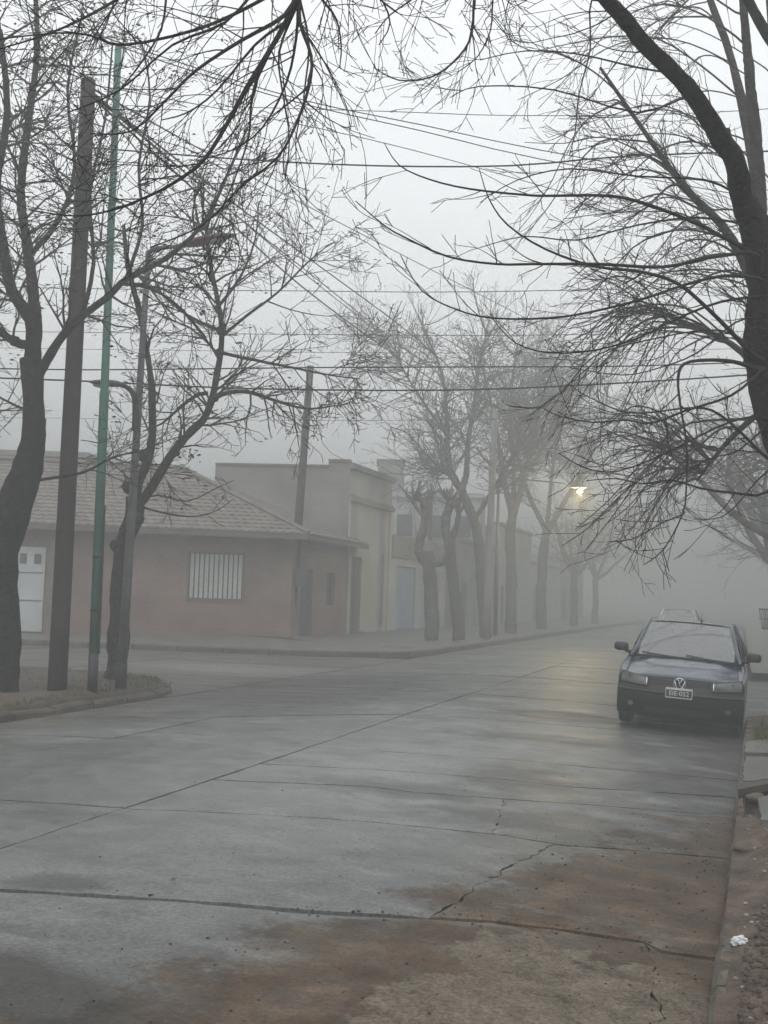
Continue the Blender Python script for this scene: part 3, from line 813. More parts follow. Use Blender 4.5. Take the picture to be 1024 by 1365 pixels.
brs = [
 ([(1012, 345), (989, 330), (962, 315), (922, 295), (862, 272), (812, 261), (737, 261), (702, 260), (627, 252), (572, 239), (532, 220), (512, 190)], 7.9, 6.6, .019),
 ([(1015, 345), (997, 337), (937, 345), (882, 356), (797, 352), (712, 352), (662, 352), (597, 342), (537, 315), (512, 300), (474, 268)], 7.9, 6.2, .018),
 ([(1016, 480), (1002, 472), (977, 445), (942, 410), (902, 377), (852, 362), (792, 355), (727, 332), (677, 300), (652, 265), (639, 225)], 7.9, 7.0, .022),
 ([(1018, 375), (1004, 370), (962, 368), (912, 380), (862, 397), (792, 415), (732, 424), (657, 424), (607, 412), (562, 387), (534, 340)], 7.9, 6.4, .017),
 ([(1018, 395), (962, 402), (902, 425), (852, 450), (792, 467), (732, 470), (687, 457), (657, 425)], 7.9, 6.9, .013),
 ([(1014, 492), (1004, 490), (977, 482), (942, 480), (912, 485), (904, 505), (907, 540), (915, 591), (915, 648), (910, 685), (885, 732), (858, 753)], 7.9, 6.9, .019),
 ([(910, 680), (910, 686), (881, 698), (845, 718), (813, 722)], 7.0, 6.8, .006),
 ([(887, 728), (884, 735), (888, 748), (892, 762)], 6.93, 6.9, .004),
 ([(1040, 590), (1024, 655), (972, 656), (935, 651), (895, 640), (858, 645), (821, 638), (781, 641)], 8.1, 7.2, .013),
 ([(1038, 600), (1024, 611), (982, 571), (949, 547), (915, 544), (865, 550), (824, 547), (771, 522)], 8.1, 7.0, .015),
 ([(1018, 490), (1012, 497), (975, 527), (915, 547), (868, 564), (834, 560), (791, 563), (747, 555), (724, 544)], 7.95, 6.7, .013),
 ([(1040, 560), (1000, 556), (955, 570), (888, 604), (824, 628), (781, 624), (745, 604)], 8.05, 6.9, .011),
 ([(830, 20), (789, 0), (787, 65), (772, 125), (767, 175), (759, 207)], 7.2, 6.8, .008),
 ([(1014, 470), (960, 440), (870, 452), (792, 475), (752, 520), (717, 545)], 7.9, 6.8, .008),
 ([(968, 190), (930, 130), (850, 150), (740, 120), (640, 115), (600, 130)], 7.9, 6.5, .010),
 ([(985, 260), (940, 240), (850, 235), (760, 225), (690, 240), (640, 270)], 7.9, 6.8, .010),
 ([(900, 98), (850, 90), (770, 72), (700, 68), (640, 80)], 7.7, 6.8, .009),
 ([(1000, 300), (930, 290), (850, 300), (770, 320), (700, 315), (640, 330)], 7.9, 7.0, .010),
 ([(1045, 610), (1010, 640), (985, 670), (960, 690), (925, 692)], 8.1, 7.3, .008),
 ([(1030, 560), (985, 600), (950, 610), (920, 625), (880, 650)], 8.1, 7.3, .008),
 ([(1018, 420), (980, 430), (930, 470), (880, 490), (830, 500), (760, 490)], 7.9, 7.2, .009),
]
tw = MB()
for pix, ya, yb, r0 in brs:
    pts = path3(pix, ya, yb); rad = radii(len(pts), r0, .0028, .8)
    limb_obj('branch', pts, rad, M['twig'], T1, 6, 0)
    L = sum((a - c).length for a, c in zip(pts, pts[1:]))
    spawn_along(tw, pts, rad, int(L * 5), .40, 1, near, rg, .12, .98)
spawn_along(tw, up[20:], radii(len(up) - 20, .06, .02), 26, .9, 2, near, rg, 0, .8, bias=Vector((0, 0, -.5)))
spawn_along(tw, tp[8:], rr[8:], 16, .9, 2, near, rg, 0, 1, bias=Vector((-1.2, 0, .1)))
# fan of drooping branches at the top left
fan = [
 ([(402, -30), (395, 0), (370, 50), (330, 115), (300, 170), (270, 215), (230, 245), (190, 265), (150, 280), (100, 288), (40, 280)], 5.4, 5.2, .014),
 ([(400, -20), (380, 20), (320, 55), (260, 95), (220, 135), (175, 175), (120, 178)], 5.4, 5.0, .011),
 ([(400, -10), (400, 30), (415, 75), (412, 115), (395, 165), (370, 210), (320, 250), (270, 300), (200, 330)], 5.4, 5.1, .010),
 ([(383, 25), (345, 100), (335, 140), (332, 180), (320, 220), (300, 270)], 5.4, 5.5, .008),
 ([(398, -5), (395, 50), (382, 110), (350, 170), (310, 200), (260, 215)], 5.4, 5.7, .008),
 ([(400, -30), (330, 10), (260, 40), (165, 60), (120, 47), (75, 44), (0, 52)], 5.4, 4.8, .009),
 ([(402, -40), (430, 0), (448, 25), (455, 60), (453, 90)], 5.4, 5.6, .007),
 ([(402, -40), (350, -20), (300, 30), (230, 60), (160, 120), (90, 150)], 5.4, 4.9, .009),
 ([(402, -40), (300, -40), (200, -30), (155, 0), (100, 30), (50, 50), (0, 65)], 5.4, 4.6, .010),
 ([(380, 30), (340, 60), (290, 120), (250, 150), (215, 160)], 5.4, 5.6, .007),
 ([(400, 0), (412, 60), (405, 130), (408, 150)], 5.4, 5.3, .006),
 ([(395, 10), (372, 70), (378, 130), (386, 185), (380, 240)], 5.4, 5.2, .006),
 ([(390, -60), (440, -40), (500, -10), (520, 30), (505, 60)], 5.4, 5.8, .008),
 ([(402, -60), (300, -60), (230, -20), (215, 40), (180, 95), (150, 130)], 5.4, 4.8, .008),
 ([(560, -160), (640, -60), (632, 0), (629, 45), (612, 75), (577, 102), (532, 107), (498, 90)], 6.2, 6.3, .010),
 ([(600, -160), (665, -50), (657, 0), (654, 40), (637, 75), (612, 95)], 6.3, 6.4, .007),
 ([(640, -140), (600, -60), (560, -10), (520, 20), (500, 45)], 6.3, 6.2, .007),
 ([(500, -150), (470, -60), (440, -10), (425, 40)], 5.8, 5.7, .007),
]
fst = dict(near); fst.update(trop=-.3, dens=[0, 6.0, 6, 6], r1=.005, rmin=.0021, seg=.045, curl=1.8, wob=.06)
for pix, ya, yb, r0 in fan:
    pts = path3(pix, ya, yb); rad = radii(len(pts), r0 * 1.25, .0030, .8)
    limb_obj('branch', pts, rad, M['twig'], T1, 6, 0)
    L = sum((a - c).length for a, c in zip(pts, pts[1:]))
    spawn_along(tw, pts, rad, int(L * 10), .50, 2, fst, rg, .1, 1, ang=(20, 60))
tag(tw.build('twigs', M['twig'], T1), kind='stuff')

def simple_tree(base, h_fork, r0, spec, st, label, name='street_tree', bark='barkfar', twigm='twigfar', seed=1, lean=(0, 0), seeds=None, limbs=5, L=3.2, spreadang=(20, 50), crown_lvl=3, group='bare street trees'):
    rg = random.Random(seed); root = empty(name, base); tag(root, label, 'tree', group)
    b3 = Vector(base); n = 8; pts = []
    for i in range(n + 1):
        t = i / n
        pts.append(b3 + Vector((lean[0] * t + .06 * n3(seed, t * 3) * (t > 0), lean[1] * t, -.1 + (h_fork + .1) * t)))
    rad = [r0 * (1.25 - .25 * min(1, i / 1.5)) * (1 - .18 * i / n) for i in range(n + 1)]
    limb_obj('trunk', pts, rad, M[bark], root, 12, .22)
    tb = MB(); st = dict(st); st['tips'] = [] if seeds else None; st.setdefault('tipp', .3)
    a0 = rg.uniform(0, 6.28)
    for k in range(limbs):
        a = a0 + k * 2 * math.pi / limbs + rg.uniform(-.4, .4); e = math.radians(rg.uniform(*spreadang))
        d = Vector((math.sin(e) * math.cos(a), math.sin(e) * math.sin(a), math.cos(e)))
        Lk = L * rg.uniform(.8, 1.2); m_ = 9; q = pts[-1].copy() - Vector((0, 0, rg.uniform(0, .25))); lp = [q.copy()]; dd = d.copy()
        for i in range(m_):
            dd = (dd + Vector((rg.gauss(0, .12), rg.gauss(0, .12), .05 + rg.gauss(0, .08)))).normalized(); q = q + dd * (Lk / m_); lp.append(q.copy())
        lr = radii(m_ + 1, r0 * .55, r0 * .16)
        limb_obj('limb', lp, lr, M[bark], root, 7, .15)
        spawn_along(tb, lp, lr, spec, L * .62, crown_lvl - 1, st, rg, .15, 1.0)
    c = tb.build('crown', M[twigm], root); c['kind'] = 'stuff'
    if seeds: leafbits(st['tips'], 'dry_leaves', M['seed'], root, *seeds, rg, .06)
    return root

# ---- left tree 1
rg = random.Random(21)
y1 = 15.0
T2 = empty('street_tree', G(2, 920, .04)); tag(T2, 'thick dark forked tree at the left edge of the photo, beside the wooden pole', 'tree', 'bare street trees')
p = path3([(2, 935), (2, 900), (0, 840), (-2, 780), (0, 735), (12, 700), (24, 660), (38, 620), (44, 590), (45, 550), (43, 505), (42, 478)], y1, y1)
r_px = lambda px, Y: px / F * Y
rt = []
for i, q in enumerate(p):
    t = i / (len(p) - 1); rt.append(r_px(24, y1) if t < .45 else r_px(24 - 11 * (t - .45) / .4, y1) if t < .85 else r_px(14, y1))
rt[0] *= 1.15
limb_obj('trunk', p, rt, M['bark'], T2, 16, .2)
st = dict(seg=.22, wob=.14, trop=.22, bare=.1, dens=[0, 6.5, 5, 3.4], ratio=(.3, .55), ang=(22, 55), rmin=.0046, r1=.020, tips=[], tipp=.30)
tb = MB()
lim = [([(42, 490), (44, 450), (40, 425), (15, 385), (5, 330), (-5, 250), (10, 150), (0, 40)], 15, 14.4, .105, .035),
       ([(46, 480), (47, 430), (42, 370), (35, 320), (28, 250), (40, 150), (50, 60), (45, -40)], 15, 15.6, .095, .03),
       ([(50, 505), (57, 490), (75, 460), (100, 430), (145, 395), (168, 372), (220, 345), (270, 300), (300, 240), (330, 170)], 15, 14.2, .075, .014),
       ([(160, 378), (200, 384), (240, 410), (275, 450)], 14.5, 14.0, .03, .009),
       ([(38, 460), (20, 455), (-10, 430), (-60, 350), (-90, 200)], 15, 15.8, .07, .03),
       ([(110, 420), (125, 350), (120, 260), (140, 160), (150, 60)], 14.7, 15.2, .035, .012),
       ([(40, 340), (80, 290), (100, 220), (90, 120), (110, 20)], 15.4, 14.8, .04, .012),
       ([(168, 372), (190, 300), (185, 220), (200, 130), (190, 60)], 14.5, 14.9, .03, .01),
       ([(45, 590), (60, 560), (20, 540), (-20, 520)], 15, 15.2, .03, .01),
       ([(50, 640), (110, 630), (150, 610), (190, 600), (230, 585)], 15, 14.6, .025, .006)]
for pix, ya, yb, ra, rb in lim:
    pts = path3(pix, ya, yb); rad = radii(len(pts), ra, rb); limb_obj('limb', pts, rad, M['bark'], T2, 8, .15)
    L = sum((a - c).length for a, c in zip(pts, pts[1:]))
    spawn_along(tb, pts, rad, int(L * 6.5), 1.15, 2, st, rg, .25, 1)
tag(tb.build('twigs', M['twig2'], T2), kind='stuff')
leafbits(st['tips'], 'dry_leaves', M['seed'], T2, .034, 7, rg, .055)
k_ = MB(); rock(k_, P(20, 455, 14.85), .08, 3, 1.0); k_.build('burl', M['bark'], T2, smooth=True)

# ---- left tree 2
rg = random.Random(33); y2 = 17.6
T3 = empty('street_tree', G(155, 900, .06)); tag(T3, 'crooked bare tree with a knobbly fork standing behind the green pole', 'tree', 'bare street trees')
p = path3([(154, 905), (157, 880), (160, 800), (164, 740), (168, 715), (177, 690), (182, 664)], y2, y2)
limb_obj('trunk', p, [r_px(15 if i < 2 else 13.5 if i < 10 else 12, y2) for i in range(len(p))], M['bark2'], T3, 14, .25)
for (px, py, s) in ((154, 727, .10), (172, 650, .11), (190, 632, .08), (192, 608, .10), (200, 590, .07), (292, 470, .07), (295, 440, .09), (290, 412, .06), (286, 530, .07), (236, 604, .05), (184, 690, .11)):
    k_ = MB(); rock(k_, P(px, py, y2 - .05), s, px, 1.1); k_.build('burl', M['bark2'], T3, smooth=True)
st = dict(seg=.2, wob=.12, trop=.05, bare=.08, dens=[0, 7, 5.5, 3.6], ratio=(.3, .55), ang=(25, 65), rmin=.0050, r1=.020, tips=[], tipp=.14)
tb = MB()
lim = [([(180, 672), (184, 645), (197, 615), (202, 590), (203, 553), (202, 512), (194, 458), (183, 403), (170, 355), (165, 300)], y2, y2, .085, .03, 12),
       ([(184, 672), (195, 660), (214, 630), (233, 600), (255, 575), (274, 555), (284, 526), (292, 485), (296, 444), (291, 403), (280, 350), (275, 300)], y2, y2 - .5, .085, .03, 34),
       ([(284, 531), (306, 523), (333, 523), (370, 535), (410, 545), (450, 540)], y2 - .3, y2 - .9, .045, .01, 14),
       ([(277, 524), (260, 528), (235, 548), (215, 565), (190, 575)], y2 - .3, y2 - .6, .035, .01, 6),
       ([(294, 450), (330, 420), (370, 390), (410, 350), (440, 325)], y2 - .4, y2 - .8, .03, .008, 14),
       ([(294, 470), (340, 480), (390, 490), (440, 500), (480, 505)], y2 - .4, y2 - 1, .03, .008, 16),
       ([(290, 410), (320, 370), (340, 320), (345, 270)], y2 - .4, y2, .028, .008, 10),
       ([(292, 440), (250, 420), (215, 390), (200, 350)], y2 - .4, y2 + .3, .028, .008, 10),
       ([(187, 668), (210, 660), (250, 668), (290, 650), (312, 640)], y2, y2 - .6, .018, .005, 3),
       ([(189, 676), (230, 686), (262, 688), (290, 680), (312, 664)], y2, y2 - .5, .018, .005, 3)]
for pix, ya, yb, ra, rb, cnt in lim:
    pts = path3(pix, ya, yb); rad = radii(len(pts), ra, rb); limb_obj('limb', pts, rad, M['bark2'], T3, 8, .15)
    spawn_along(tb, pts, rad, cnt, 1.35 if cnt > 5 else .5, 2, st, rg, .3 if cnt > 9 else .55, 1)
tag(tb.build('twigs', M['twig2'], T3), kind='stuff')
leafbits(st['tips'], 'dry_leaves', M['seed'], T3, .03, 4, rg, .06)

# ---- other trees
mid = dict(seg=.3, wob=.13, trop=.12, bare=.1, dens=[0, 4.2, 3.4, 2.6], ratio=(.3, .55), ang=(22, 60), rmin=.0055, r1=.03)
fine = dict(mid); fine.update(seg=.35, rmin=.008, dens=[0, 3.2, 2.6, 2.2])
droop = dict(mid); droop.update(trop=-.10, ang=(30, 75))
rg = random.Random(55)
T5 = empty('street_tree', (4.95, 12.4, .03)); tag(T5, 'grey bare tree just behind the near dark tree, pale limbs fanning upward', 'tree', 'bare street trees')
tk = [Vector((4.95, 12.4, -.1)), Vector((4.9, 12.4, 1.2)), P(1045, 600, 12.3), P(1030, 500, 12.2)]
limb_obj('trunk', tk, [.19, .17, .16, .15], M['bark2'], T5, 12, .2)
lims = [([(1035, 540), (1018, 400), (1012, 250), (1004, 150), (992, 20), (985, -80)], .10, .03), ([(1030, 510), (1016, 380), (1007, 240), (977, 85), (947, 0), (930, -70)], .085, .03),
        ([(1028, 480), (1000, 370), (962, 300), (912, 250), (852, 165), (800, 90)], .07, .015), ([(1032, 520), (1050, 380), (1040, 200), (1030, 60), (1020, -60)], .09, .03),
        ([(1028, 520), (990, 470), (940, 440), (890, 430)], .055, .015), ([(1030, 540), (1000, 560), (960, 600), (930, 640)], .05, .015)]
tb = MB(); LP = []
for pix, ra, rb in lims:
    pts = path3(pix, 12.2, 12.2 + rg.uniform(-1, 1.5)); rad = radii(len(pts), ra, rb); limb_obj('limb', pts, rad, M['bark2'], T5, 7, .12); LP.append((pts, rad))
def to_px(q):
    d = q - Vector((0, 0, CAMZ)); k = d.dot(_f); return 512 + d.dot(_rt) / k * F, 682.5 - d.dot(_up) / k * F
arc = dict(near); arc.update(seg=.09, rmin=.0036, r1=.008, dens=[0, 4.5, 4, 4], trop=.2, curl=.9, ang=(18, 45))
for k in range(88):
    pts, rad = rg.choice(LP); i0 = rg.randrange(3, len(pts)); S = pts[i0]; sx, sy = to_px(S)
    if sy < -60: continue
    reach = rg.uniform(.35, 1.0) * (310 if sx > 960 else 200)
    ex = sx - reach; ey = sy + rg.uniform(-110, 150) + reach * .05; Ye = S.y + rg.uniform(-1.2, 1.0)
    up_b = rg.uniform(.12, .35) * reach
    px = []
    for q in range(6):
        t = q / 5; px.append((sx + (ex - sx) * t, sy + (ey - sy) * t ** 1.3 - up_b * math.sin(math.pi * min(1, t * 1.05)) + rg.uniform(-5, 5) - (10 * (t - .8) * 5 if t > .8 else 0)))
    a = [P(x_, y_, S.y + (Ye - S.y) * (q / 5)) for q, (x_, y_) in enumerate(px)]
    out = []
    for q in range(5):
        p0, p1, p2, p3 = a[max(q - 1, 0)], a[q], a[q + 1], a[min(q + 2, 5)]
        for z in range(3):
            t = z / 3; out.append(.5 * ((2 * p1) + (p2 - p0) * t + (2 * p0 - 5 * p1 + 4 * p2 - p3) * t * t + (3 * p1 - p0 - 3 * p2 + p3) * t ** 3))
    out.append(a[-1]); out[0] = S
    r_ = radii(len(out), rg.uniform(.010, .017), .0042); tb.tube(out, r_, 4, cap=False)
    spawn_along(tb, out, r_, rg.randint(8, 14), .55, 1, arc, rg, .2, 1, ang=(18, 45))
tag(tb.build('crown', M['twig2'], T5), kind='stuff')
x, y = XY(1.6, 24.0)
simple_tree((x, y, .03), 2.8, .18, 11, droop, 'misty drooping bare tree at the right kerb beyond the parked dark car', seed=6, lean=(-.3, 0), limbs=6, L=4.0, spreadang=(20, 70))
x, y = XY(1.3, 36.0)
simple_tree((x, y, .05), 3.0, .22, 10, fine, 'faint bare tree in the fog, further along the right kerb past the drooping one', seed=8, lean=(-.4, 0), limbs=6, L=4.2, spreadang=(20, 65))
x, y = XY(-12.2, 13.0)
simple_tree((x, y, .05), 3.6, .17, 12, mid, 'bare tree off the left edge with upright twigs filling the top left corner', seed=9, limbs=6, L=4.0, spreadang=(10, 40), seeds=(.026, 4))

def pollard(pixs, Y, label, seed):
    rg = random.Random(seed); q = P(*pixs[0][0][0], Y); root = empty('pollarded_tree', (q.x, q.y, .08)); tag(root, label, 'tree', 'pollarded trees on the far pavement')
    for k, (pix, ra, rb) in enumerate(pixs):
        pts = path3(pix, Y, Y + rg.uniform(-.3, .3)) if len(pix) > 2 else [P(*pix[0], Y), P(*pix[1], Y)]
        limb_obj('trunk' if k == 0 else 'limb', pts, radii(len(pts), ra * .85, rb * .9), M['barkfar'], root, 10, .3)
        if k:
            e = pts[-1]
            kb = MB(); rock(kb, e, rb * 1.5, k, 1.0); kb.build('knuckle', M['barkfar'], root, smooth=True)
            for _ in range(11):
                d = Vector((rg.gauss(0, .75), rg.gauss(0, .6), .9)).normalized(); L = rg.uniform(.3, .85); s = MB()
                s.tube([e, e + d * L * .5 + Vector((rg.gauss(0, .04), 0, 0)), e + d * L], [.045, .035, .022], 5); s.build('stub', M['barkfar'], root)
    return root
pollard([([(576, 853), (575, 800), (572, 755), (570, 735)], .28, .24),
         ([(568, 750), (558, 735), (562, 715), (567, 690), (566, 672)], .19, .13),
         ([(566, 690), (558, 680), (551, 668)], .09, .07),
         ([(572, 752), (590, 748), (598, 735), (595, 700), (602, 670)], .18, .11)], 36.5,
        'pollarded tree with a two-armed fork and cut stubs, in front of the blue-grey garage', 3)
pollard([([(612, 853), (607, 800), (602, 760), (600, 720)], .26, .20),
         ([(600, 730), (592, 705), (594, 685), (600, 668)], .15, .11), ([(600, 725), (609, 700), (612, 680)], .14, .09)], 38.0,
        'second pollarded tree, straighter trunk with stubs, just right of the two-armed one', 4)
def traced_tree(pixs, Y, label, seed, L, cnt, stl=fine):
    rg = random.Random(seed); q = P(*pixs[0][0][0], Y); root = empty('street_tree', (q.x, q.y, .08)); tag(root, label, 'tree', 'bare street trees')
    tb = MB()
    for k, (pix, ra, rb) in enumerate(pixs):
        pts = path3(pix, Y, Y + (0 if k == 0 else rg.uniform(-1, 1))); rad = radii(len(pts), ra * .75, rb * .7)
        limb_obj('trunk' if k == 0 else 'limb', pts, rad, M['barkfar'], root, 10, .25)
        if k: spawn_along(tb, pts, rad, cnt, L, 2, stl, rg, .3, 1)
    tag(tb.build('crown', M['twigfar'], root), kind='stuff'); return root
traced_tree([([(648, 850), (642, 780), (640, 740), (634, 700), (622, 670), (612, 645)], .30, .24),
             ([(614, 650), (598, 632), (586, 625)], .16, .12), ([(612, 650), (600, 625), (596, 590), (596, 560), (590, 500), (570, 450)], .20, .05),
             ([(615, 655), (622, 630), (624, 590), (632, 540), (640, 480), (650, 440)], .17, .05), ([(634, 690), (650, 665), (665, 640), (690, 600), (720, 560)], .13, .04),
             ([(596, 580), (560, 530), (530, 480), (510, 450)], .08, .03)], 42, 'tall misty tree with a cut elbow stub, rising behind the pollarded pair', 12, 2.8, 44)
traced_tree([([(681, 846), (682, 780), (680, 720), (684, 680)], .34, .28), ([(684, 690), (672, 640), (660, 560), (640, 480)], .2, .05),
             ([(684, 690), (700, 630), (715, 560), (720, 490)], .2, .05), ([(684, 680), (685, 620), (680, 540), (690, 460)], .16, .05), ([(690, 640), (730, 590), (760, 530)], .12, .04)], 48,
            'faint thick-trunked tree beyond the concrete post, second row in the mist', 13, 3.1, 36)
traced_tree([([(722, 838), (722, 780), (725, 730), (730, 700)], .38, .3), ([(730, 710), (705, 660), (690, 600), (700, 540)], .2, .05),
             ([(730, 710), (752, 670), (775, 630), (800, 580), (810, 520)], .2, .05), ([(730, 700), (735, 640), (745, 560), (750, 500)], .16, .05)], 56,
            'faint forked tree beside the lit street lamp, far down the left pavement', 14, 3.4, 34)
for k, (v, s) in enumerate(((66, 15), (76, 16))):
    x, y = XY(-9.6, v); simple_tree((x, y, .08), 3.2, .22, 9, fine, ['very faint bare tree far down the left pavement, past the lamp', 'farthest ghostly tree of the left pavement row, nearly lost in fog'][k], seed=s, limbs=6, L=4.5)
x, y = XY(1.6, 50); simple_tree((x, y, .05), 3.2, .26, 8, fine, 'ghostly bare tree down the right kerb, farthest of that row', seed=18, limbs=6, L=4.6, spreadang=(20, 65))

# ================================================================== POLES AND LAMPS
def pole(name, base, top, r0, r1, material, label, cat, group=None, part='shaft', sides=14, n=8):
    root = empty(name, base); tag(root, label, cat, group)
    b = MB(); pts = [base.lerp(top, i / n) for i in range(n + 1)]; pts[0] = pts[0] - Vector((0, 0, .15))
    b.tube(pts, radii(n + 1, r0, r1), sides); b.build(part, material, root, smooth=True); return root
wp = G(76, 922, .05); wt = P(118, 108, wp.y); 
up_ = pole('utility_pole', wp, wt, .135, .105, M['wood'], 'tall brown wooden pole on the left verge, just left of the green pole', 'utility pole', 'utility poles')
b = MB(); b.tube([wp.lerp(wt, .995), wp.lerp(wt, 1.004)], [.11, .075], 12); b.build('cap', M['wood'], up_)
gp = G(123, 923, .05); gt = P(158, 60, gp.y)
gpole = empty('signal_pole', gp); tag(gpole, 'slim green painted steel pole with a black foot on the left verge', 'pole')
b = MB(); k = .057
b.tube([gp - Vector((0, 0, .1)), gp.lerp(gt, k)], [.072, .072], 14); b.build('black_foot', M['black'], gpole, smooth=True)
b = MB(); b.tube([gp.lerp(gt, k), gp.lerp(gt, .45), gp.lerp(gt, .455), gp.lerp(gt, 1)], [.069, .066, .058, .050], 14); b.build('shaft', M['green'], gpole, smooth=True)
b = MB(); o = Vector((.078, -.02, 0)); b.tube([gp.lerp(gt, k) + o, gp.lerp(gt, .28) + o], [.014, .014], 8); b.build('conduit', M['black'], gpole)
for t in (.12, .2):
    b = MB(); b.tube([gp.lerp(gt, t), gp.lerp(gt, t + .003)], [.076, .076], 14); b.build('clamp', M['black'], gpole)

def cobra(root, tip, back, wid, material, glass):
    """long flattened lamp head between back and tip"""
    d = tip - back; b = MB(); n = 10; x = d.normalized(); s = x.cross(Vector((0, 0, 1))).normalized(); u = s.cross(x)
    prof = [.25, .55, .85, 1.0, 1.05, 1.05, 1.0, .9, .72, .45, .12]; m_ = 12
    for i in range(n + 1):
        c = back + d * (i / n); w_ = wid * prof[i]
        for k in range(m_):
            a = 2 * math.pi * k / m_; zz = math.sin(a)
            b.v.append(tuple(c + s * math.cos(a) * w_ + u * (zz * w_ * (.55 if zz > 0 else .35))))
    for i in range(n):
        for k in range(m_):
            k2 = (k + 1) % m_; b.face((i * m_ + k, i * m_ + k2, (i + 1) * m_ + k2, (i + 1) * m_ + k))
    b.face(tuple(range(m_))[::-1]); b.face(tuple(n * m_ + k for k in range(m_)))
    h = b.build('lamp_head', material, root, smooth=True)
    b = MB(); c = back.lerp(tip, .66) - u * wid * .30
    for j in range(5):
        ph = j / 4 * math.pi / 2
        for k in range(m_):
            a = 2 * math.pi * k / m_
            b.v.append(tuple(c + x * math.cos(a) * wid * 1.3 * math.cos(ph) + s * math.sin(a) * wid * .75 * math.cos(ph) - u * wid * .35 * math.sin(ph)))
    for j in range(4):
        for k in range(m_):
            k2 = (k + 1) % m_; b.face((j * m_ + k, j * m_ + k2, (j + 1) * m_ + k2, (j + 1) * m_ + k))
    b.build('lens', glass, h, smooth=True); return h
lens = mat('lamp_lens', (.35, .36, .36), .3, .1, 4, 0)
lp0 = G(161, 916, .05); Yl = lp0.y
lamp = empty('street_lamp', lp0); tag(lamp, 'unlit grey street lamp on the left verge with a long reddish head', 'street lamp', 'street lamps')
b = MB(); lpt = P(198, 335, Yl); mid_ = P(181, 600, Yl)
b.tube([lp0 - Vector((0, 0, .1)), lp0.lerp(mid_, .5), mid_, mid_.lerp(lpt, .5), lpt], [.075, .07, .06, .05, .045], 12); b.build('shaft', M['steel'], lamp, smooth=True)
b = MB(); b.tube([lp0 - Vector((0, 0, .05)), lp0 + Vector((0, 0, .35)), lp0 + Vector((0, 0, .37))], [.088, .088, .07], 12); b.build('base_sleeve', M['black'], lamp, smooth=True)
b = MB(); b.tube(path3([(197, 345), (202, 333), (220, 330), (242, 328)], Yl, Yl - .2), radii(10, .035, .03), 8); b.build('arm', M['steel'], lamp, smooth=True)
cobra(lamp, P(316, 312, Yl - .7), P(238, 329, Yl - .2), .13, M['lampred'], lens)
b = MB(); b.tube(path3([(181, 574), (181, 545), (179, 528), (172, 518), (163, 514)], Yl - .1, Yl - .1), radii(13, .06, .03), 8); b.build('arm', M['black'], lamp, smooth=True)
cobra(lamp, P(118, 509, Yl - .5), P(168, 514, Yl - .1), .11, M['steel'], lens)

# far utility pole by the brick house
fb = G(386, 851, .12); ft = P(414, 488, fb.y)
fp = pole('utility_pole', fb, ft, .15, .11, M['wood'], 'leaning utility pole on the far pavement at the corner of the brick house', 'utility pole', 'utility poles')
b = MB(); c = P(402, 770, fb.y - .2); b.box(c, (.34, .22, .55), 0); bevel(b.build('meter_box', M['darkdoor'], fp), .02)
# concrete post further on
cb = G(648, 850, .1); ct = P(660, 545, cb.y)
pole('utility_pole', cb, ct, .16, .11, M['stucco2'], 'pale concrete post in the mist, right of the pollarded trees', 'utility pole', 'utility poles')
# pole with cross arm beyond the pollards
hb = Vector((P(575, 700, 52).x, 52, .1)); ht = P(575, 645, 52)
ho = pole('utility_pole', hb, ht, .12, .09, M['wood'], 'distant thin pole with a short cross arm above the two-armed pollard', 'utility pole', 'utility poles')
b = MB(); b.tube([P(576, 655, 52), P(600, 655, 52)], [.05, .05], 6); b.build('cross_arm', M['wood'], ho)

# lit lamp over the street
Yf = 42.0
glow = bpy.data.materials.new('lamp_glow'); glow.use_nodes = True; gn = glow.node_tree; gb = gn.nodes['Principled BSDF']
gb.inputs['Base Color'].default_value = (1, .9, .7, 1); gb.inputs['Emission Color'].default_value = (1, .70, .30, 1); gb.inputs['Emission Strength'].default_value = 9
lt = P(773, 652, Yf); uu, vv = UV(lt)
lb = R(-9.3, vv + .4, .1)
fl = empty('street_lamp', lb); tag(fl, 'lit street lamp glowing warm yellow through the fog over the street', 'street lamp', 'street lamps')
b = MB(); top = Vector((lb.x, lb.y, lt.z + .1)); b.tube([lb, lb.lerp(top, .5), top], [.09, .075, .06], 10); b.build('shaft', M['steel'], fl, smooth=True)
b = MB(); b.tube([top, top.lerp(lt, .3) + Vector((0, 0, .35)), top.lerp(lt, .8) + Vector((0, 0, .22)), lt + (top - lt).normalized() * .45 + Vector((0, 0, .08))], [.04, .035, .03, .03], 8); b.build('arm', M['steel'], fl, smooth=True)
dirl = (lt - top); dirl.z = 0; dirl.normalize()
h_ = cobra(fl, lt + dirl * .35 + Vector((0, 0, .08)), lt - dirl * .45 + Vector((0, 0, .08)), .13, M['steel'], lens)
b = MB(); rock(b, lt - Vector((0, 0, .09)), .11, 2, .8); b.build('bulb', glow, fl, smooth=True)
ld = bpy.data.lights.new('lamp_light', 'POINT'); ld.energy = 430; ld.color = (1, .76, .36); ld.shadow_soft_size = .12
lo = bpy.data.objects.new('lamp_light', ld); COL.objects.link(lo); lo.location = lt - Vector((0, 0, .28)); 

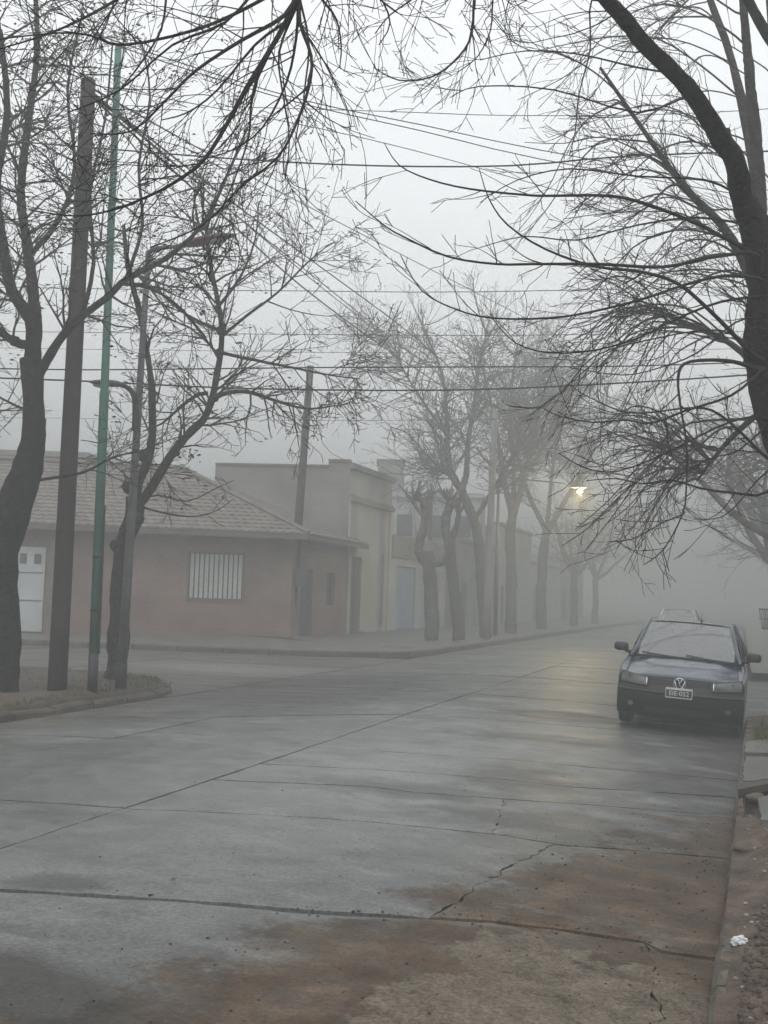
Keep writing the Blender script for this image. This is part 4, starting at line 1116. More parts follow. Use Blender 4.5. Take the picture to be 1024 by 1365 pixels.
# wires
WR = [
 ([(-60, 183), (0, 187), (160, 200), (330, 213), (500, 221), (680, 221), (840, 208), (1080, 200)], 14, 13, .011, 'thick dark wire crossing the whole street near the top, level with the near tree fork'),
 ([(125, 45), (260, 90), (410, 135), (560, 166), (720, 200), (1000, 250), (1100, 262)], 15, 20, .009, 'upper of the two parallel wires running from the wooden pole down to the right'),
 ([(125, 50), (260, 96), (410, 140), (560, 174), (720, 212), (1000, 262), (1100, 275)], 15, 20, .009, 'lower of the two parallel wires running from the wooden pole down to the right'),
 ([(300, 142), (530, 149), (680, 154), (900, 152), (1100, 140)], 22, 22, .009, 'thin wire crossing level behind the upper pair'),
 ([(118, 112), (420, 170), (610, 216), (900, 300)], 24, 30, .008, 'very faint thin wire sloping below the upper pair'),
 ([(118, 115), (260, 195), (385, 262), (560, 352), (740, 445), (870, 520)], 15, 60, .012, 'faint wire sloping down the street from the wooden pole, highest of the sloping ones'),
 ([(118, 118), (300, 275), (420, 370), (520, 450), (600, 510)], 15, 52, .012, 'sloping wire from the wooden pole to the distant poles, left side of the bundle'),
 ([(118, 120), (310, 270), (440, 365), (560, 455), (660, 545)], 15, 40, .011, 'sloping wire reaching the pale concrete post'),
 ([(118, 125), (300, 290), (400, 380), (500, 455), (575, 505), (660, 560)], 15, 40, .012, 'lowest of the sloping wires reaching the pale concrete post'),
 ([(118, 122), (330, 300), (450, 400), (560, 480), (700, 570)], 15, 58, .011, 'sloping wire fading toward the far trees'),
 ([(-60, 382), (200, 386), (420, 388), (640, 389), (1080, 380)], 24, 24, .010, 'level wire crossing at the height of the right tree\'s low branches'),
 ([(-60, 441), (200, 444), (440, 446), (700, 447), (1080, 440)], 26, 26, .009, 'thin level wire just above the far pole top'),
 ([(-60, 463), (300, 468), (480, 470), (760, 470), (1080, 462)], 30, 30, .008, 'faint level wire touching the misty crown tops'),
 ([(-60, 490), (120, 493), (420, 490), (640, 489), (840, 488), (1080, 480)], 18, 18, .012, 'dark level wire, higher of the strong pair crossing mid-height'),
 ([(-60, 502), (110, 508), (330, 518), (600, 520), (840, 510), (1080, 494)], 17, 17, .014, 'dark level wire, lower of the strong pair crossing mid-height'),
 ([(-60, 556), (330, 560), (560, 560), (900, 556)], 34, 34, .008, 'faint level wire below the strong pair, over the flat-roofed house'),
 ([(414, 490), (480, 525), (570, 562), (650, 590)], fb.y, 48, .012, 'sloping wire leaving the far pole towards the misty trees'),
 ([(414, 500), (430, 590), (462, 614)], fb.y, 37, .010, 'short service wire dropping from the far pole to the flat-roofed house'),
]
for pix, ya, yb, r, lab in WR:
    pts = path3(pix, ya, yb); b = MB(); b.tube(pts, [r * (1.5 if 'slop' in lab else 1.0)] * len(pts), 5); tag(b.build('overhead_wire', M['wire'], smooth=True), lab, 'wire', 'overhead wires')

# ================================================================== BUILDINGS
def wall_with_holes(b, a, c, z0, z1, t, holes, mi=0):
    """wall from a to c (xy) with rectangular holes [(s0,s1,h0,h1)] along it"""
    a = Vector(a[:2]); c = Vector(c[:2]); L = (c - a).length; d = (c - a) / L
    xs = sorted({0, L} | {h[0] for h in holes} | {h[1] for h in holes}); zs = sorted({z0, z1} | {h[2] for h in holes} | {h[3] for h in holes})
    for i in range(len(xs) - 1):
        for j in range(len(zs) - 1):
            mx_, mz = (xs[i] + xs[i + 1]) / 2, (zs[j] + zs[j + 1]) / 2
            if any(h[0] < mx_ < h[1] and h[2] < mz < h[3] for h in holes): continue
            b.quadbox(a + d * xs[i], a + d * xs[i + 1], zs[j], zs[j + 1], t, mi)
def on(a, c, s, off=0.0):
    a = Vector(a[:2]); c = Vector(c[:2]); d = (c - a).normalized(); n = Vector((-d.y, d.x)); q = a + d * s + n * off; return q
def brick_mat(name, ca, cb, mort):
    m = bpy.data.materials.new(name); m.use_nodes = True; t = m.node_tree; N = t.nodes; L = t.links; b = N['Principled BSDF']
    g = N.new('ShaderNodeNewGeometry'); sep = N.new('ShaderNodeSeparateXYZ'); L.new(g.outputs['Position'], sep.inputs[0])
    s = math_node(N, L, 'ADD', sep.outputs[0], math_node(N, L, 'MULTIPLY', sep.outputs[1], .6))
    cx = N.new('ShaderNodeCombineXYZ'); L.new(s, cx.inputs[0]); L.new(sep.outputs[2], cx.inputs[1])
    br = N.new('ShaderNodeTexBrick'); br.inputs['Scale'].default_value = 4.2; br.inputs['Color1'].default_value = (*ca, 1); br.inputs['Color2'].default_value = (*cb, 1); br.inputs['Mortar'].default_value = (*mort, 1); br.inputs['Mortar Size'].default_value = .02
    L.new(cx.outputs[0], br.inputs['Vector'])
    nz = noise_node(N, L, g.outputs['Position'], .9, 6); mul = N.new('ShaderNodeMixRGB'); mul.blend_type = 'MULTIPLY'; mul.inputs[0].default_value = 1
    L.new(br.outputs['Color'], mul.inputs[1]); L.new(ramp(N, L, nz, [(.3, .65), (.7, 1.15)]), mul.inputs[2]); L.new(mul.outputs[0], b.inputs['Base Color']); b.inputs['Roughness'].default_value = .85
    bp = N.new('ShaderNodeBump'); bp.inputs['Distance'].default_value = .01; L.new(br.outputs['Fac'], bp.inputs['Height']); bp.invert = True; L.new(bp.outputs[0], b.inputs['Normal'])
    return m
M['brick'] = brick_mat('brick_wall_brown', (.20, .125, .10), (.25, .165, .135), (.19, .165, .15))
M['brickred'] = brick_mat('brick_wall_red', (.20, .115, .098), (.24, .14, .122), (.18, .14, .125))

HZ = .16
Cc = G(386, 850, HZ); Cc2 = Vector((Cc.x, Cc.y))
ang = math.radians(10)
eL = Vector((-math.cos(ang), -math.sin(ang))); eS = Vector((SA, CA))
house = empty('brick_house', (Cc.x, Cc.y, HZ)); tag(house, 'low brick corner house with a tiled hip roof, reddish base and barred shuttered window', 'house', 'houses behind the crossing')
FL = 9.2
A = Cc2 + eL * FL
SL = 4.9
B = Cc2 + eS * SL
EH = HZ + 3.15
def s_on(px):                         # distance along the front wall from A for an image column
    d = ray(px, 780); 
    # intersect vertical plane
    n = Vector((-(-eL).y, (-eL).x)); t = (A.dot(n)) / (d.x * n.x + d.y * n.y); q = Vector((d.x * t, d.y * t)); return (q - A).dot(-eL)
def z_at(px, py, s):
    q = A - eL * s; d = ray(px, py); t = q.length / math.hypot(d.x, d.y); return CAMZ + d.z * t
w0, w1 = s_on(252), s_on(323); wz0, wz1 = z_at(287, 798, (w0 + w1) / 2), z_at(287, 738, (w0 + w1) / 2)
b = MB(); wall_with_holes(b, A, Cc2, HZ + 1.12, EH, .25, [(w0, w1, wz0, wz1)]); b.build('wall', M['brick'], house)
gdx = s_on(62) + .42
b = MB(); b.quadbox(A + Vector((0, 0)), on(A, Cc2, gdx, 0), HZ - .1, HZ + 1.12, .25); b.build('base_wall', M['brick'], house)
b = MB(); b.quadbox(on(A, Cc2, gdx, -.02), Cc2 + Vector((0, -.02)), HZ - .1, HZ + 1.12, .27); b.build('base_wall', M['brickred'], house)
fr = MB()
for s0, s1, z0, z1 in ((w0 - .06, w0, wz0 - .06, wz1 + .06), (w1, w1 + .06, wz0 - .06, wz1 + .06), (w0, w1, wz1, wz1 + .06), (w0 - .08, w1 + .08, wz0 - .13, wz0 - .06), (w0, w1, wz0 - .06, wz0)):
    fr.quadbox(on(A, Cc2, s0, -.03), on(A, Cc2, s1, -.03), z0, z1, .12)
wn = fr.build('window', M['soffit'], house)
b = MB(); b.quadbox(on(A, Cc2, w0, .12), on(A, Cc2, w1, .12), wz0, wz1, .03); b.build('pane', M['winglass'], wn)
ns = 11
for i in range(ns):
    b = MB(); q = on(A, Cc2, w0 + (w1 - w0) * (i + .5) / ns, .04); b.box((q.x, q.y, (wz0 + wz1) / 2), ((w1 - w0) / ns * .72, .03, wz1 - wz0 - .02), ang); b.build('slat', M['slat'], wn)
# side wall with door and window
holes = [(.75, 1.75, HZ + .02, HZ + 2.15), (3.0, 3.75, HZ + 1.0, HZ + 2.1)]
b = MB(); wall_with_holes(b, Cc2, B, HZ, EH, .25, holes); b.build('wall', M['brick'], house)
b = MB(); b.quadbox(on(Cc2, B, 1.85, -.02), on(Cc2, B, SL, -.02), HZ - .1, HZ + 1.0, .019); b.quadbox(on(Cc2, B, .0, -.02), on(Cc2, B, .7, -.02), HZ - .1, HZ + 1.0, .019); b.build('base_wall', M['brickred'], house)
b = MB(); b.quadbox(on(Cc2, B, .75, .12), on(Cc2, B, 1.75, .12), HZ, HZ + 2.15, .05); dr = b.build('door', M['darkdoor'], house)
b = MB(); b.box((*on(Cc2, B, 1.6, .10), HZ + 1.02), (.03, .1, .05), 0); b.build('handle', M['steel'], dr)
b = MB(); b.quadbox(on(Cc2, B, 3.0, .12), on(Cc2, B, 3.75, .12), HZ + 1.0, HZ + 2.1, .04); b.build('window', M['winglass'], house)
# roof: eave corners with overhang, hip
OV = .45
nF = Vector((eL.y, -eL.x)); nF = -nF if nF.y > 0 else nF            # outward (towards camera)
nS = Vector((CA, -SA))                                            # outward to the street
E0 = Cc2 + nF * OV + nS * OV                                        # corner
E_l = A + nF * OV + eL * .3
E_s = B + nS * OV + eS * 1.0
RZ = HZ + 5.15
rdg_r = P(243, 626, 36.2); RZ = rdg_r.z
rr2 = Vector((rdg_r.x, rdg_r.y)); rl = rr2 + eL * 7.5
ez = EH + .02
def V3(p, z): return Vector((p.x, p.y, z))
def courses(bl, br, tr, tl, n, name, parent, material, waves):
    for i in range(n):
        t0, t1 = i / n, (i + 1.25) / n; t1 = min(t1, 1.0)
        a0, c0 = bl.lerp(tl, t0), br.lerp(tr, t0); a1, c1 = bl.lerp(tl, t1), br.lerp(tr, t1)
        lift = Vector((0, 0, .055)); b = MB(); L = (c0 - a0).length; m_ = max(4, int(L / .125)); k0 = 0
        for q in range(m_ + 1):
            s = q / m_; wv = .022 * (1 if q % 2 else -1)
            lo_ = a0.lerp(c0, s); hi = a1.lerp(c1, s)
            for pp in (lo_ + Vector((0, 0, .0)), lo_ + lift + Vector((0, 0, wv)), hi + Vector((0, 0, wv * .6 + .004))): b.v.append(tuple(pp))
        for q in range(m_):
            k = q * 3; b.face((k, k + 3, k + 4, k + 1)); b.face((k + 1, k + 4, k + 5, k + 2))
        b.build(name, material, parent)
roofb = MB()
q = [V3(E_l, ez), V3(E0, ez), V3(rr2, RZ), V3(rl, RZ), V3(E_s, ez), V3(rr2 + Vector((1.2, 4)), ez + .3)]
for z_ in q: roofb.v.append(tuple(z_ - Vector((0, 0, .03))))
back = V3(rl + Vector((0, 6)), ez); k = len(roofb.v); roofb.v.append(tuple(back)); roofb.v.append(tuple(V3(E_s + Vector((-5, 1)), ez)))
roofb.face((0, 1, 2, 3)); roofb.face((1, 4, 2)); roofb.face((4, 7, 2)); roofb.face((2, 7, 6, 3)); roofb.face((0, 3, 6))
roof = roofb.build('roof', M['tile'], house)
courses(q[0], q[1], q[2], q[3], 17, 'tile_course', roof, M['tile'], 1)
courses(q[1], q[4], q[2] + Vector((.02, .03, 0)), q[2], 17, 'tile_course', roof, M['tile'], 1)
b = MB(); b.tube([q[1] + Vector((0, 0, .06)), q[2] + Vector((0, 0, .08))], [.08, .08], 6); b.tube([q[2] + Vector((0, 0, .08)), q[3] + Vector((0, 0, .08))], [.08, .08], 6); b.build('ridge_cap', M['tile'], roof)
b = MB(); b.quadbox(E_l, E0, ez - .16, ez - .02, .03); b.quadbox(E0, E_s, ez - .16, ez - .02, .03); b.build('fascia', M['soffit'], roof)
b = MB()
k = len(b.v); b.v += [tuple(V3(E_l, ez - .1)), tuple(V3(E0, ez - .1)), tuple(V3(Cc2, ez - .1)), tuple(V3(A, ez - .1))]; b.face((0, 1, 2, 3)); b.build('soffit', M['soffit'], roof)
s1 = P(202, 713, A.y + 1.15); s2 = P(228, 697, A.y + 1.05)
b = MB(); b.tube([s1, s2], [.035, .035], 6); b.build('downpipe', M['white'], house)

# white garage door in the left part of the front wall
gd0, gd1 = s_on(20), s_on(59); gz1 = z_at(40, 729, (gd0 + gd1) / 2); gl, Aend = A, Cc2; dw = gd1 - gd0
b = MB(); b.quadbox(on(gl, Aend, gd0, -.03), on(gl, Aend, gd1, -.03), HZ, gz1, .025); gdo = b.build('garage_door', M['white'], house)
for i in range(2):
    b = MB(); b.quadbox(on(gl, Aend, gd0 + dw * (.12 + .5 * i), -.045), on(gl, Aend, gd0 + dw * (.36 + .5 * i), -.045), gz1 - .50, gz1 - .2, .012); b.build('pane', M['steel'], gdo)
for zz in (HZ + .9, HZ + 1.72):
    b = MB(); b.quadbox(on(gl, Aend, gd0 + .05, -.045), on(gl, Aend, gd1 - .05, -.045), zz, zz + .03, .012); b.build('door_rail', M['stucco2'], gdo)
b = MB(); b.box((*on(gl, Aend, gd1 + .25, -.14), HZ + 1.25), (.28, .22, 2.7), ang); b.build('pillar', M['mortar'], house)
# small post in front of garage
q = G(52, 838, .1); b = MB(); b.tube([q, q + Vector((.04, 0, 2.4))], [.06, .055], 8); tag(b.build('post', M['stucco2'], smooth=True), 'thin grey post standing before the white garage door of the brick house', 'post')
# reddish taller house behind, far left
rb = empty('red_house', (-14.5, 40, 0)); tag(rb, 'taller faded reddish house behind the roofs at the far left', 'house', 'houses behind the crossing')
b = MB(); b.box((-14.2, 42, 3.1), (6.4, 5, 6.2), 0); b.build('wall', mat('red_render', (.34, .14, .13), .85, .2, 1), rb)
b = MB(); b.box((-14.2, 42, 6.3), (6.8, 5.4, .2), 0); b.build('roof', M['stucco2'], rb)
b = MB(); b.box((-12.4, 39.47, 4.6), (1.0, .06, 1.2), 0); b.build('window', M['winglass'], rb)

# flat-roofed stucco building
fb0 = Cc2 + eS * (SL + .02); Hf = P(463, 616, fb0.y).z
flat = empty('flat_roofed_house', (fb0.x, fb0.y, HZ)); tag(flat, 'flat-roofed beige rendered house with a cornice and tall dark door, right of the brick house', 'house', 'houses behind the crossing')
FW = 4.9; fe = fb0 + eS * FW
holes = [(.45, 1.55, HZ + .02, HZ + 2.75)]
b = MB(); wall_with_holes(b, fb0, fe, HZ - .1, Hf - 1.35, .25, holes); b.build('wall', M['stucco'], flat)
b = MB(); b.quadbox(fb0, fe, Hf - 1.35, Hf - .12, .25); b.build('parapet', M['stucco'], flat)
b = MB(); b.quadbox(on(fb0, fe, -.05, -.14), on(fb0, fe, FW + .05, -.14), Hf - 1.38, Hf - 1.22, .13); b.quadbox(on(fb0, fe, -.05, -.14), on(fb0, fe, FW + .05, -.14), Hf - .22, Hf - .02, .13)
b.quadbox(on(fb0, fe, -.05, -.08), on(fb0, fe, FW + .05, -.08), Hf - 1.22, Hf - 1.14, .07); b.build('cornice', M['stucco2'], flat)
b = MB(); b.quadbox(on(fb0, fe, .0, -.06), on(fb0, fe, .3, -.06), HZ - .1, Hf - 1.4, .058); b.build('pilaster', M['stucco'], flat); b = MB(); b.quadbox(on(fb0, fe, FW - .3, -.06), on(fb0, fe, FW, -.06), HZ - .1, Hf - 1.4, .058); b.build('pilaster', M['stucco'], flat)
b = MB(); b.quadbox(on(fb0, fe, .45, .1), on(fb0, fe, 1.55, .1), HZ, HZ + 2.75, .05); dd = b.build('door', M['darkdoor'], flat)
for i in range(2):
    for j in range(3):
        b = MB(); b.quadbox(on(fb0, fe, .55 + .5 * i, .085), on(fb0, fe, .95 + .5 * i, .085), HZ + .2 + .85 * j, HZ + .9 + .85 * j, .012); b.build('panel', M['soffit'], dd)
b = MB(); b.quadbox(on(fb0, fe, .4, -.12), on(fb0, fe, 1.6, -.12), HZ - .1, HZ + .06, .3); b.build('step', M['pave'], flat)
b = MB(); b.quadbox(on(fb0, fe, FW - 1.1, -.01), on(fb0, fe, FW - .75, -.01), HZ + .2, HZ + 3.0, .008); b.build('downpipe', M['stucco2'], flat)
# wall towards the camera, above the tiled roof, stepping
left_end = P(285, 630, fb0.y + .2)
nl = Vector((left_end.x, fb0.y + .55))
b = MB(); k0 = Vector((fb0.x, fb0.y)); stepx = k0.lerp(nl, .16)
b.quadbox(nl, stepx, HZ, P(430, 620, fb0.y).z - .05, .25); b.quadbox(stepx, k0, HZ, Hf + .02, .25); b.build('side_wall', M['stucco2'], flat)
b = MB(); b.quadbox(nl + Vector((0, -.05)), stepx + Vector((0, -.05)), P(430, 620, fb0.y).z - .05, P(430, 620, fb0.y).z + .03, .35); b.quadbox(stepx + Vector((0, -.05)), k0 + Vector((0, -.05)), Hf + .02, Hf + .1, .35); b.build('coping', M['mortar'], flat)
b = MB()
rc = [nl + Vector((0, .2)), k0 + Vector((0, .2)), fe + Vector((-.2, 0)), fe + Vector((-5, 1.5))]
for z_ in rc: b.v.append((z_.x, z_.y, Hf - .6))
b.face((0, 1, 2, 3)); b.build('roof', M['mortar'], flat)

# blue-grey garage building
g0 = fe + eS * .03; GW = 8.6; g1 = g0 + eS * GW; Gh = P(522, 712, g0.y).z
gar = empty('low_garage_house', (g0.x, g0.y, HZ)); tag(gar, 'low flat house with blue-grey garage door, behind the pollarded trees', 'house', 'houses behind the crossing')
b = MB(); wall_with_holes(b, g0, g1, HZ - .1, Gh - .3, .25, [(.9, 3.6, HZ, HZ + 2.6), (4.6, 7.4, HZ, HZ + 2.6)]); b.build('wall', M['stucco3'], gar)
b = MB(); b.quadbox(on(g0, g1, 0, -.1), on(g0, g1, GW, -.1), Gh - .9, Gh, .34); b.build('parapet', M['stucco2'], gar)
for k, (s0, s1) in enumerate(((.9, 3.6), (4.6, 7.4))):
    b = MB(); b.quadbox(on(g0, g1, s0, .1), on(g0, g1, s1, .1), HZ, HZ + 2.6, .04); d_ = b.build('garage_door', M['bluedoor'], gar)
    for j in range(5):
        b = MB(); b.quadbox(on(g0, g1, s0 + .06, .075), on(g0, g1, s1 - .06, .075), HZ + .06 + j * .51, HZ + .53 + j * .51, .02); b.build('panel', M['bluedoor'], d_)
b = MB(); rc = [g0, g1, g1 + Vector((-6, 2)), g0 + Vector((-6, 2))]
for z_ in rc: b.v.append((z_.x, z_.y, Gh - .35))
b.face((0, 1, 2, 3)); b.build('roof', M['mortar'], gar)
# higher pale block behind, with the little tower
pb = empty('pale_block', (2, 56, 0)); tag(pb, 'pale taller block rising behind the blue-grey garage house', 'building', 'houses behind the crossing')
c = P(560, 700, 56); zt = P(545, 662, 56).z
b = MB(); b.box((c.x + .8, 58, zt / 2), (5.2, 4, zt), -AZ * .5); b.build('wall', M['stucco3'], pb)
b = MB(); b.box((c.x + .8, 58, zt + .12), (5.5, 4.3, .24), -AZ * .5); b.build('parapet', M['stucco3'], pb)
for i in range(3):
    b = MB(); b.box((c.x - .8 + i * 1.5, 55.75 - i * .02, zt - 1.5), (.8, .12, 1.1), -AZ * .5); b.build('window', M['winglass'], pb)
tw_ = empty('water_tank_tower', (.5, 60, 0)); tag(tw_, 'square grey tower block just right of the flat roof', 'tower', 'houses behind the crossing')
x0, x1 = P(503, 640, 60).x, P(539, 640, 60).x; zt = P(520, 616, 60).z
b = MB(); b.box(((x0 + x1) / 2, 61, zt / 2), (x1 - x0, 2, zt), 0); b.build('wall', M['stucco2'], tw_)
b = MB(); b.box(((x0 + x1) / 2, 61, zt + .08), (x1 - x0 + .12, 2.12, .16), 0); b.build('coping', M['mortar'], tw_)
# further houses along the left
vs = UV(Vector((g1.x, g1.y, 0)))[1] + .3
for k, (L_, h, mm, lab) in enumerate(((9, 4.2, 'stucco2', 'grey house in the mist behind the second row trees, left side'), (10, 5.6, 'stucco', 'taller beige house deep in the fog on the left side'), (12, 3.8, 'stucco3', 'low pale house nearly lost in fog, left side'), (12, 5.0, 'stucco2', 'last house on the left side before the fog closes'))):
    hs_ = empty('terraced_house', R(-12.8, vs, .15)); tag(hs_, lab, 'house', 'houses down the street')
    a = Vector(XY(-12.8, vs)); c = Vector(XY(-12.8, vs + L_))
    b = MB(); wall_with_holes(b, a, c, 0, h, .25, [(1, 2, .15, 2.3), (4, 5.6, 1.1, 2.4)]); b.quadbox(a, a + Vector((-8, 2.6)), 0, h, .25); b.build('wall', M[mm], hs_)
    b = MB(); b.quadbox(on(a, c, 1, .12), on(a, c, 2, .12), .15, 2.3, .05); b.build('door', M['darkdoor'], hs_)
    b = MB(); b.quadbox(on(a, c, 4, .12), on(a, c, 5.6, .12), 1.1, 2.4, .05); b.build('window', M['winglass'], hs_)
    b = MB(); b.quadbox(on(a, c, 0, -.1), on(a, c, L_, -.1), h, h + .2, .5); b.build('cornice', M['mortar'], hs_)
    vs += L_ + .1
# right side walls
vs = 27.5
for k, (L_, h, mm, lab) in enumerate(((12, 3.4, 'stucco2', 'low grey wall of the house beyond the crossing on the right side'), (14, 4.4, 'stucco', 'beige misty house further down the right side'), (30, 4.0, 'stucco3', 'last faint row house on the right side'))):
    hs_ = empty('terraced_house', R(5.2, vs, .05)); tag(hs_, lab, 'house', 'houses down the street')
    c = Vector(XY(5.2, vs)); a = Vector(XY(5.2, vs + L_))
    b = MB(); wall_with_holes(b, a, c, 0, h, .25, [(1, 2, .1, 2.3), (4, 5.6, 1.1, 2.4)]); b.quadbox(c, c + Vector((8, -2.6)), 0, h, .25); b.build('wall', M[mm], hs_)
    b = MB(); b.quadbox(on(a, c, 1, .12), on(a, c, 2, .12), .1, 2.3, .05); b.build('door', M['darkdoor'], hs_)
    b = MB(); b.quadbox(on(a, c, 4, .12), on(a, c, 5.6, .12), 1.1, 2.4, .05); b.build('window', M['winglass'], hs_)
    vs += L_ + .1

# trash basket on a post, right edge
tbp = G(1021, 905, .05); tbp = R(.75, 16.9, -.13)
tbp = Vector((P(1031, 830, 17.6).x, 17.6, -.12))
bk = empty('litter_basket', tbp); tag(bk, 'dark wire litter basket raised on a post at the right edge beyond the parked car', 'litter basket')
b = MB(); b.tube([tbp, tbp + Vector((0, 0, 1.4))], [.025, .025], 8); b.build('post', M['steel'], bk)
b = MB(); zb = P(1020, 838, 17.6).z; zt = P(1020, 812, 17.6).z; hw, hd = .17, .17
for z in (zb, (zb + zt) / 2, zt):
    q = [tbp + Vector((sx * hw * (1 if z > zb else .75), sy * hd * (1 if z > zb else .75), z - tbp.z)) for sx, sy in ((-1, -1), (1, -1), (1, 1), (-1, 1), (-1, -1))]
    b.tube(q, [.010] * 5, 5)
for i in range(5):
    for sx, sy, ax in ((0, -1, 0), (0, 1, 0), (-1, 0, 1), (1, 0, 1)):
        o_x = (-1 + i * .5)
        top_ = Vector(((sx if ax else o_x) * hw, (o_x if ax else sy) * hd, zt - tbp.z)); bot = Vector((top_.x * .75, top_.y * .75, zb - tbp.z))
        b.tube([tbp + bot, tbp + top_], [.006, .006], 4)
b.build('basket', M['steel'], bk)

# ================================================================== CARS
def carpaint(name, c):
    m = bpy.data.materials.new(name); m.use_nodes = True; b = m.node_tree.nodes['Principled BSDF']; N = m.node_tree.nodes; L = m.node_tree.links
    b.inputs['Base Color'].default_value = (*c, 1); b.inputs['Roughness'].default_value = .32; b.inputs['Metallic'].default_value = .35; b.inputs['Coat Weight'].default_value = .8; b.inputs['Coat Roughness'].default_value = .06
    tc = N.new('ShaderNodeTexCoord'); nz = noise_node(N, L, tc.outputs['Object'], 3.0, 8, .6)
    L.new(ramp(N, L, nz, [(.3, .22), (.7, .5)]), b.inputs['Roughness']); return m
cglass = bpy.data.materials.new('car_glass'); cglass.use_nodes = True
N = cglass.node_tree.nodes; L = cglass.node_tree.links; N.clear(); out = N.new('ShaderNodeOutputMaterial'); mixs = N.new('ShaderNodeMixShader'); tr = N.new('ShaderNodeBsdfTransparent'); gl_ = N.new('ShaderNodeBsdfGlossy'); fr_ = N.new('ShaderNodeFresnel')
tr.inputs[0].default_value = (.72, .82, .79, 1); gl_.inputs['Roughness'].default_value = .03; gl_.inputs[0].default_value = (1, 1, 1, 1); fr_.inputs[0].default_value = 1.55
L.new(math_node(N, L, 'ADD', math_node(N, L, 'MULTIPLY', fr_.outputs[0], 1.6), .09, True), mixs.inputs[0]); L.new(tr.outputs[0], mixs.inputs[1]); L.new(gl_.outputs[0], mixs.inputs[2]); L.new(mixs.outputs[0], out.inputs[0])
plast = mat('black_plastic', (.016, .016, .018), .55, .2, 6, .1)
bump_m = mat('dark_bumper', (.004, .005, .008), .45, .3, 5, .1, spec=.35)
rubber = mat('tyre_rubber', (.018, .018, .018), .85, .3, 10, .3)
rimm = mat('wheel_cover', (.20, .205, .21), .4, .2, 6, 0, metal=.6)
chrome = mat('chrome_trim', (.55, .56, .58), .25, .05, 6, 0, metal=.9)
lampg = mat('headlamp_lens', (.09, .092, .088), .12, .3, 9, 0, spec=.8)
seatm = mat('seat_cloth', (.05, .05, .055), .9, .2, 8, 0)
platew = mat('plate_white', (.50, .50, .49), .5, .05, 8, 0)
plateb = mat('plate_black', (.02, .02, .022), .5, .05, 8, 0)
amber = mat('side_blinker', (.4, .15, .04), .3, .1, 8, 0)

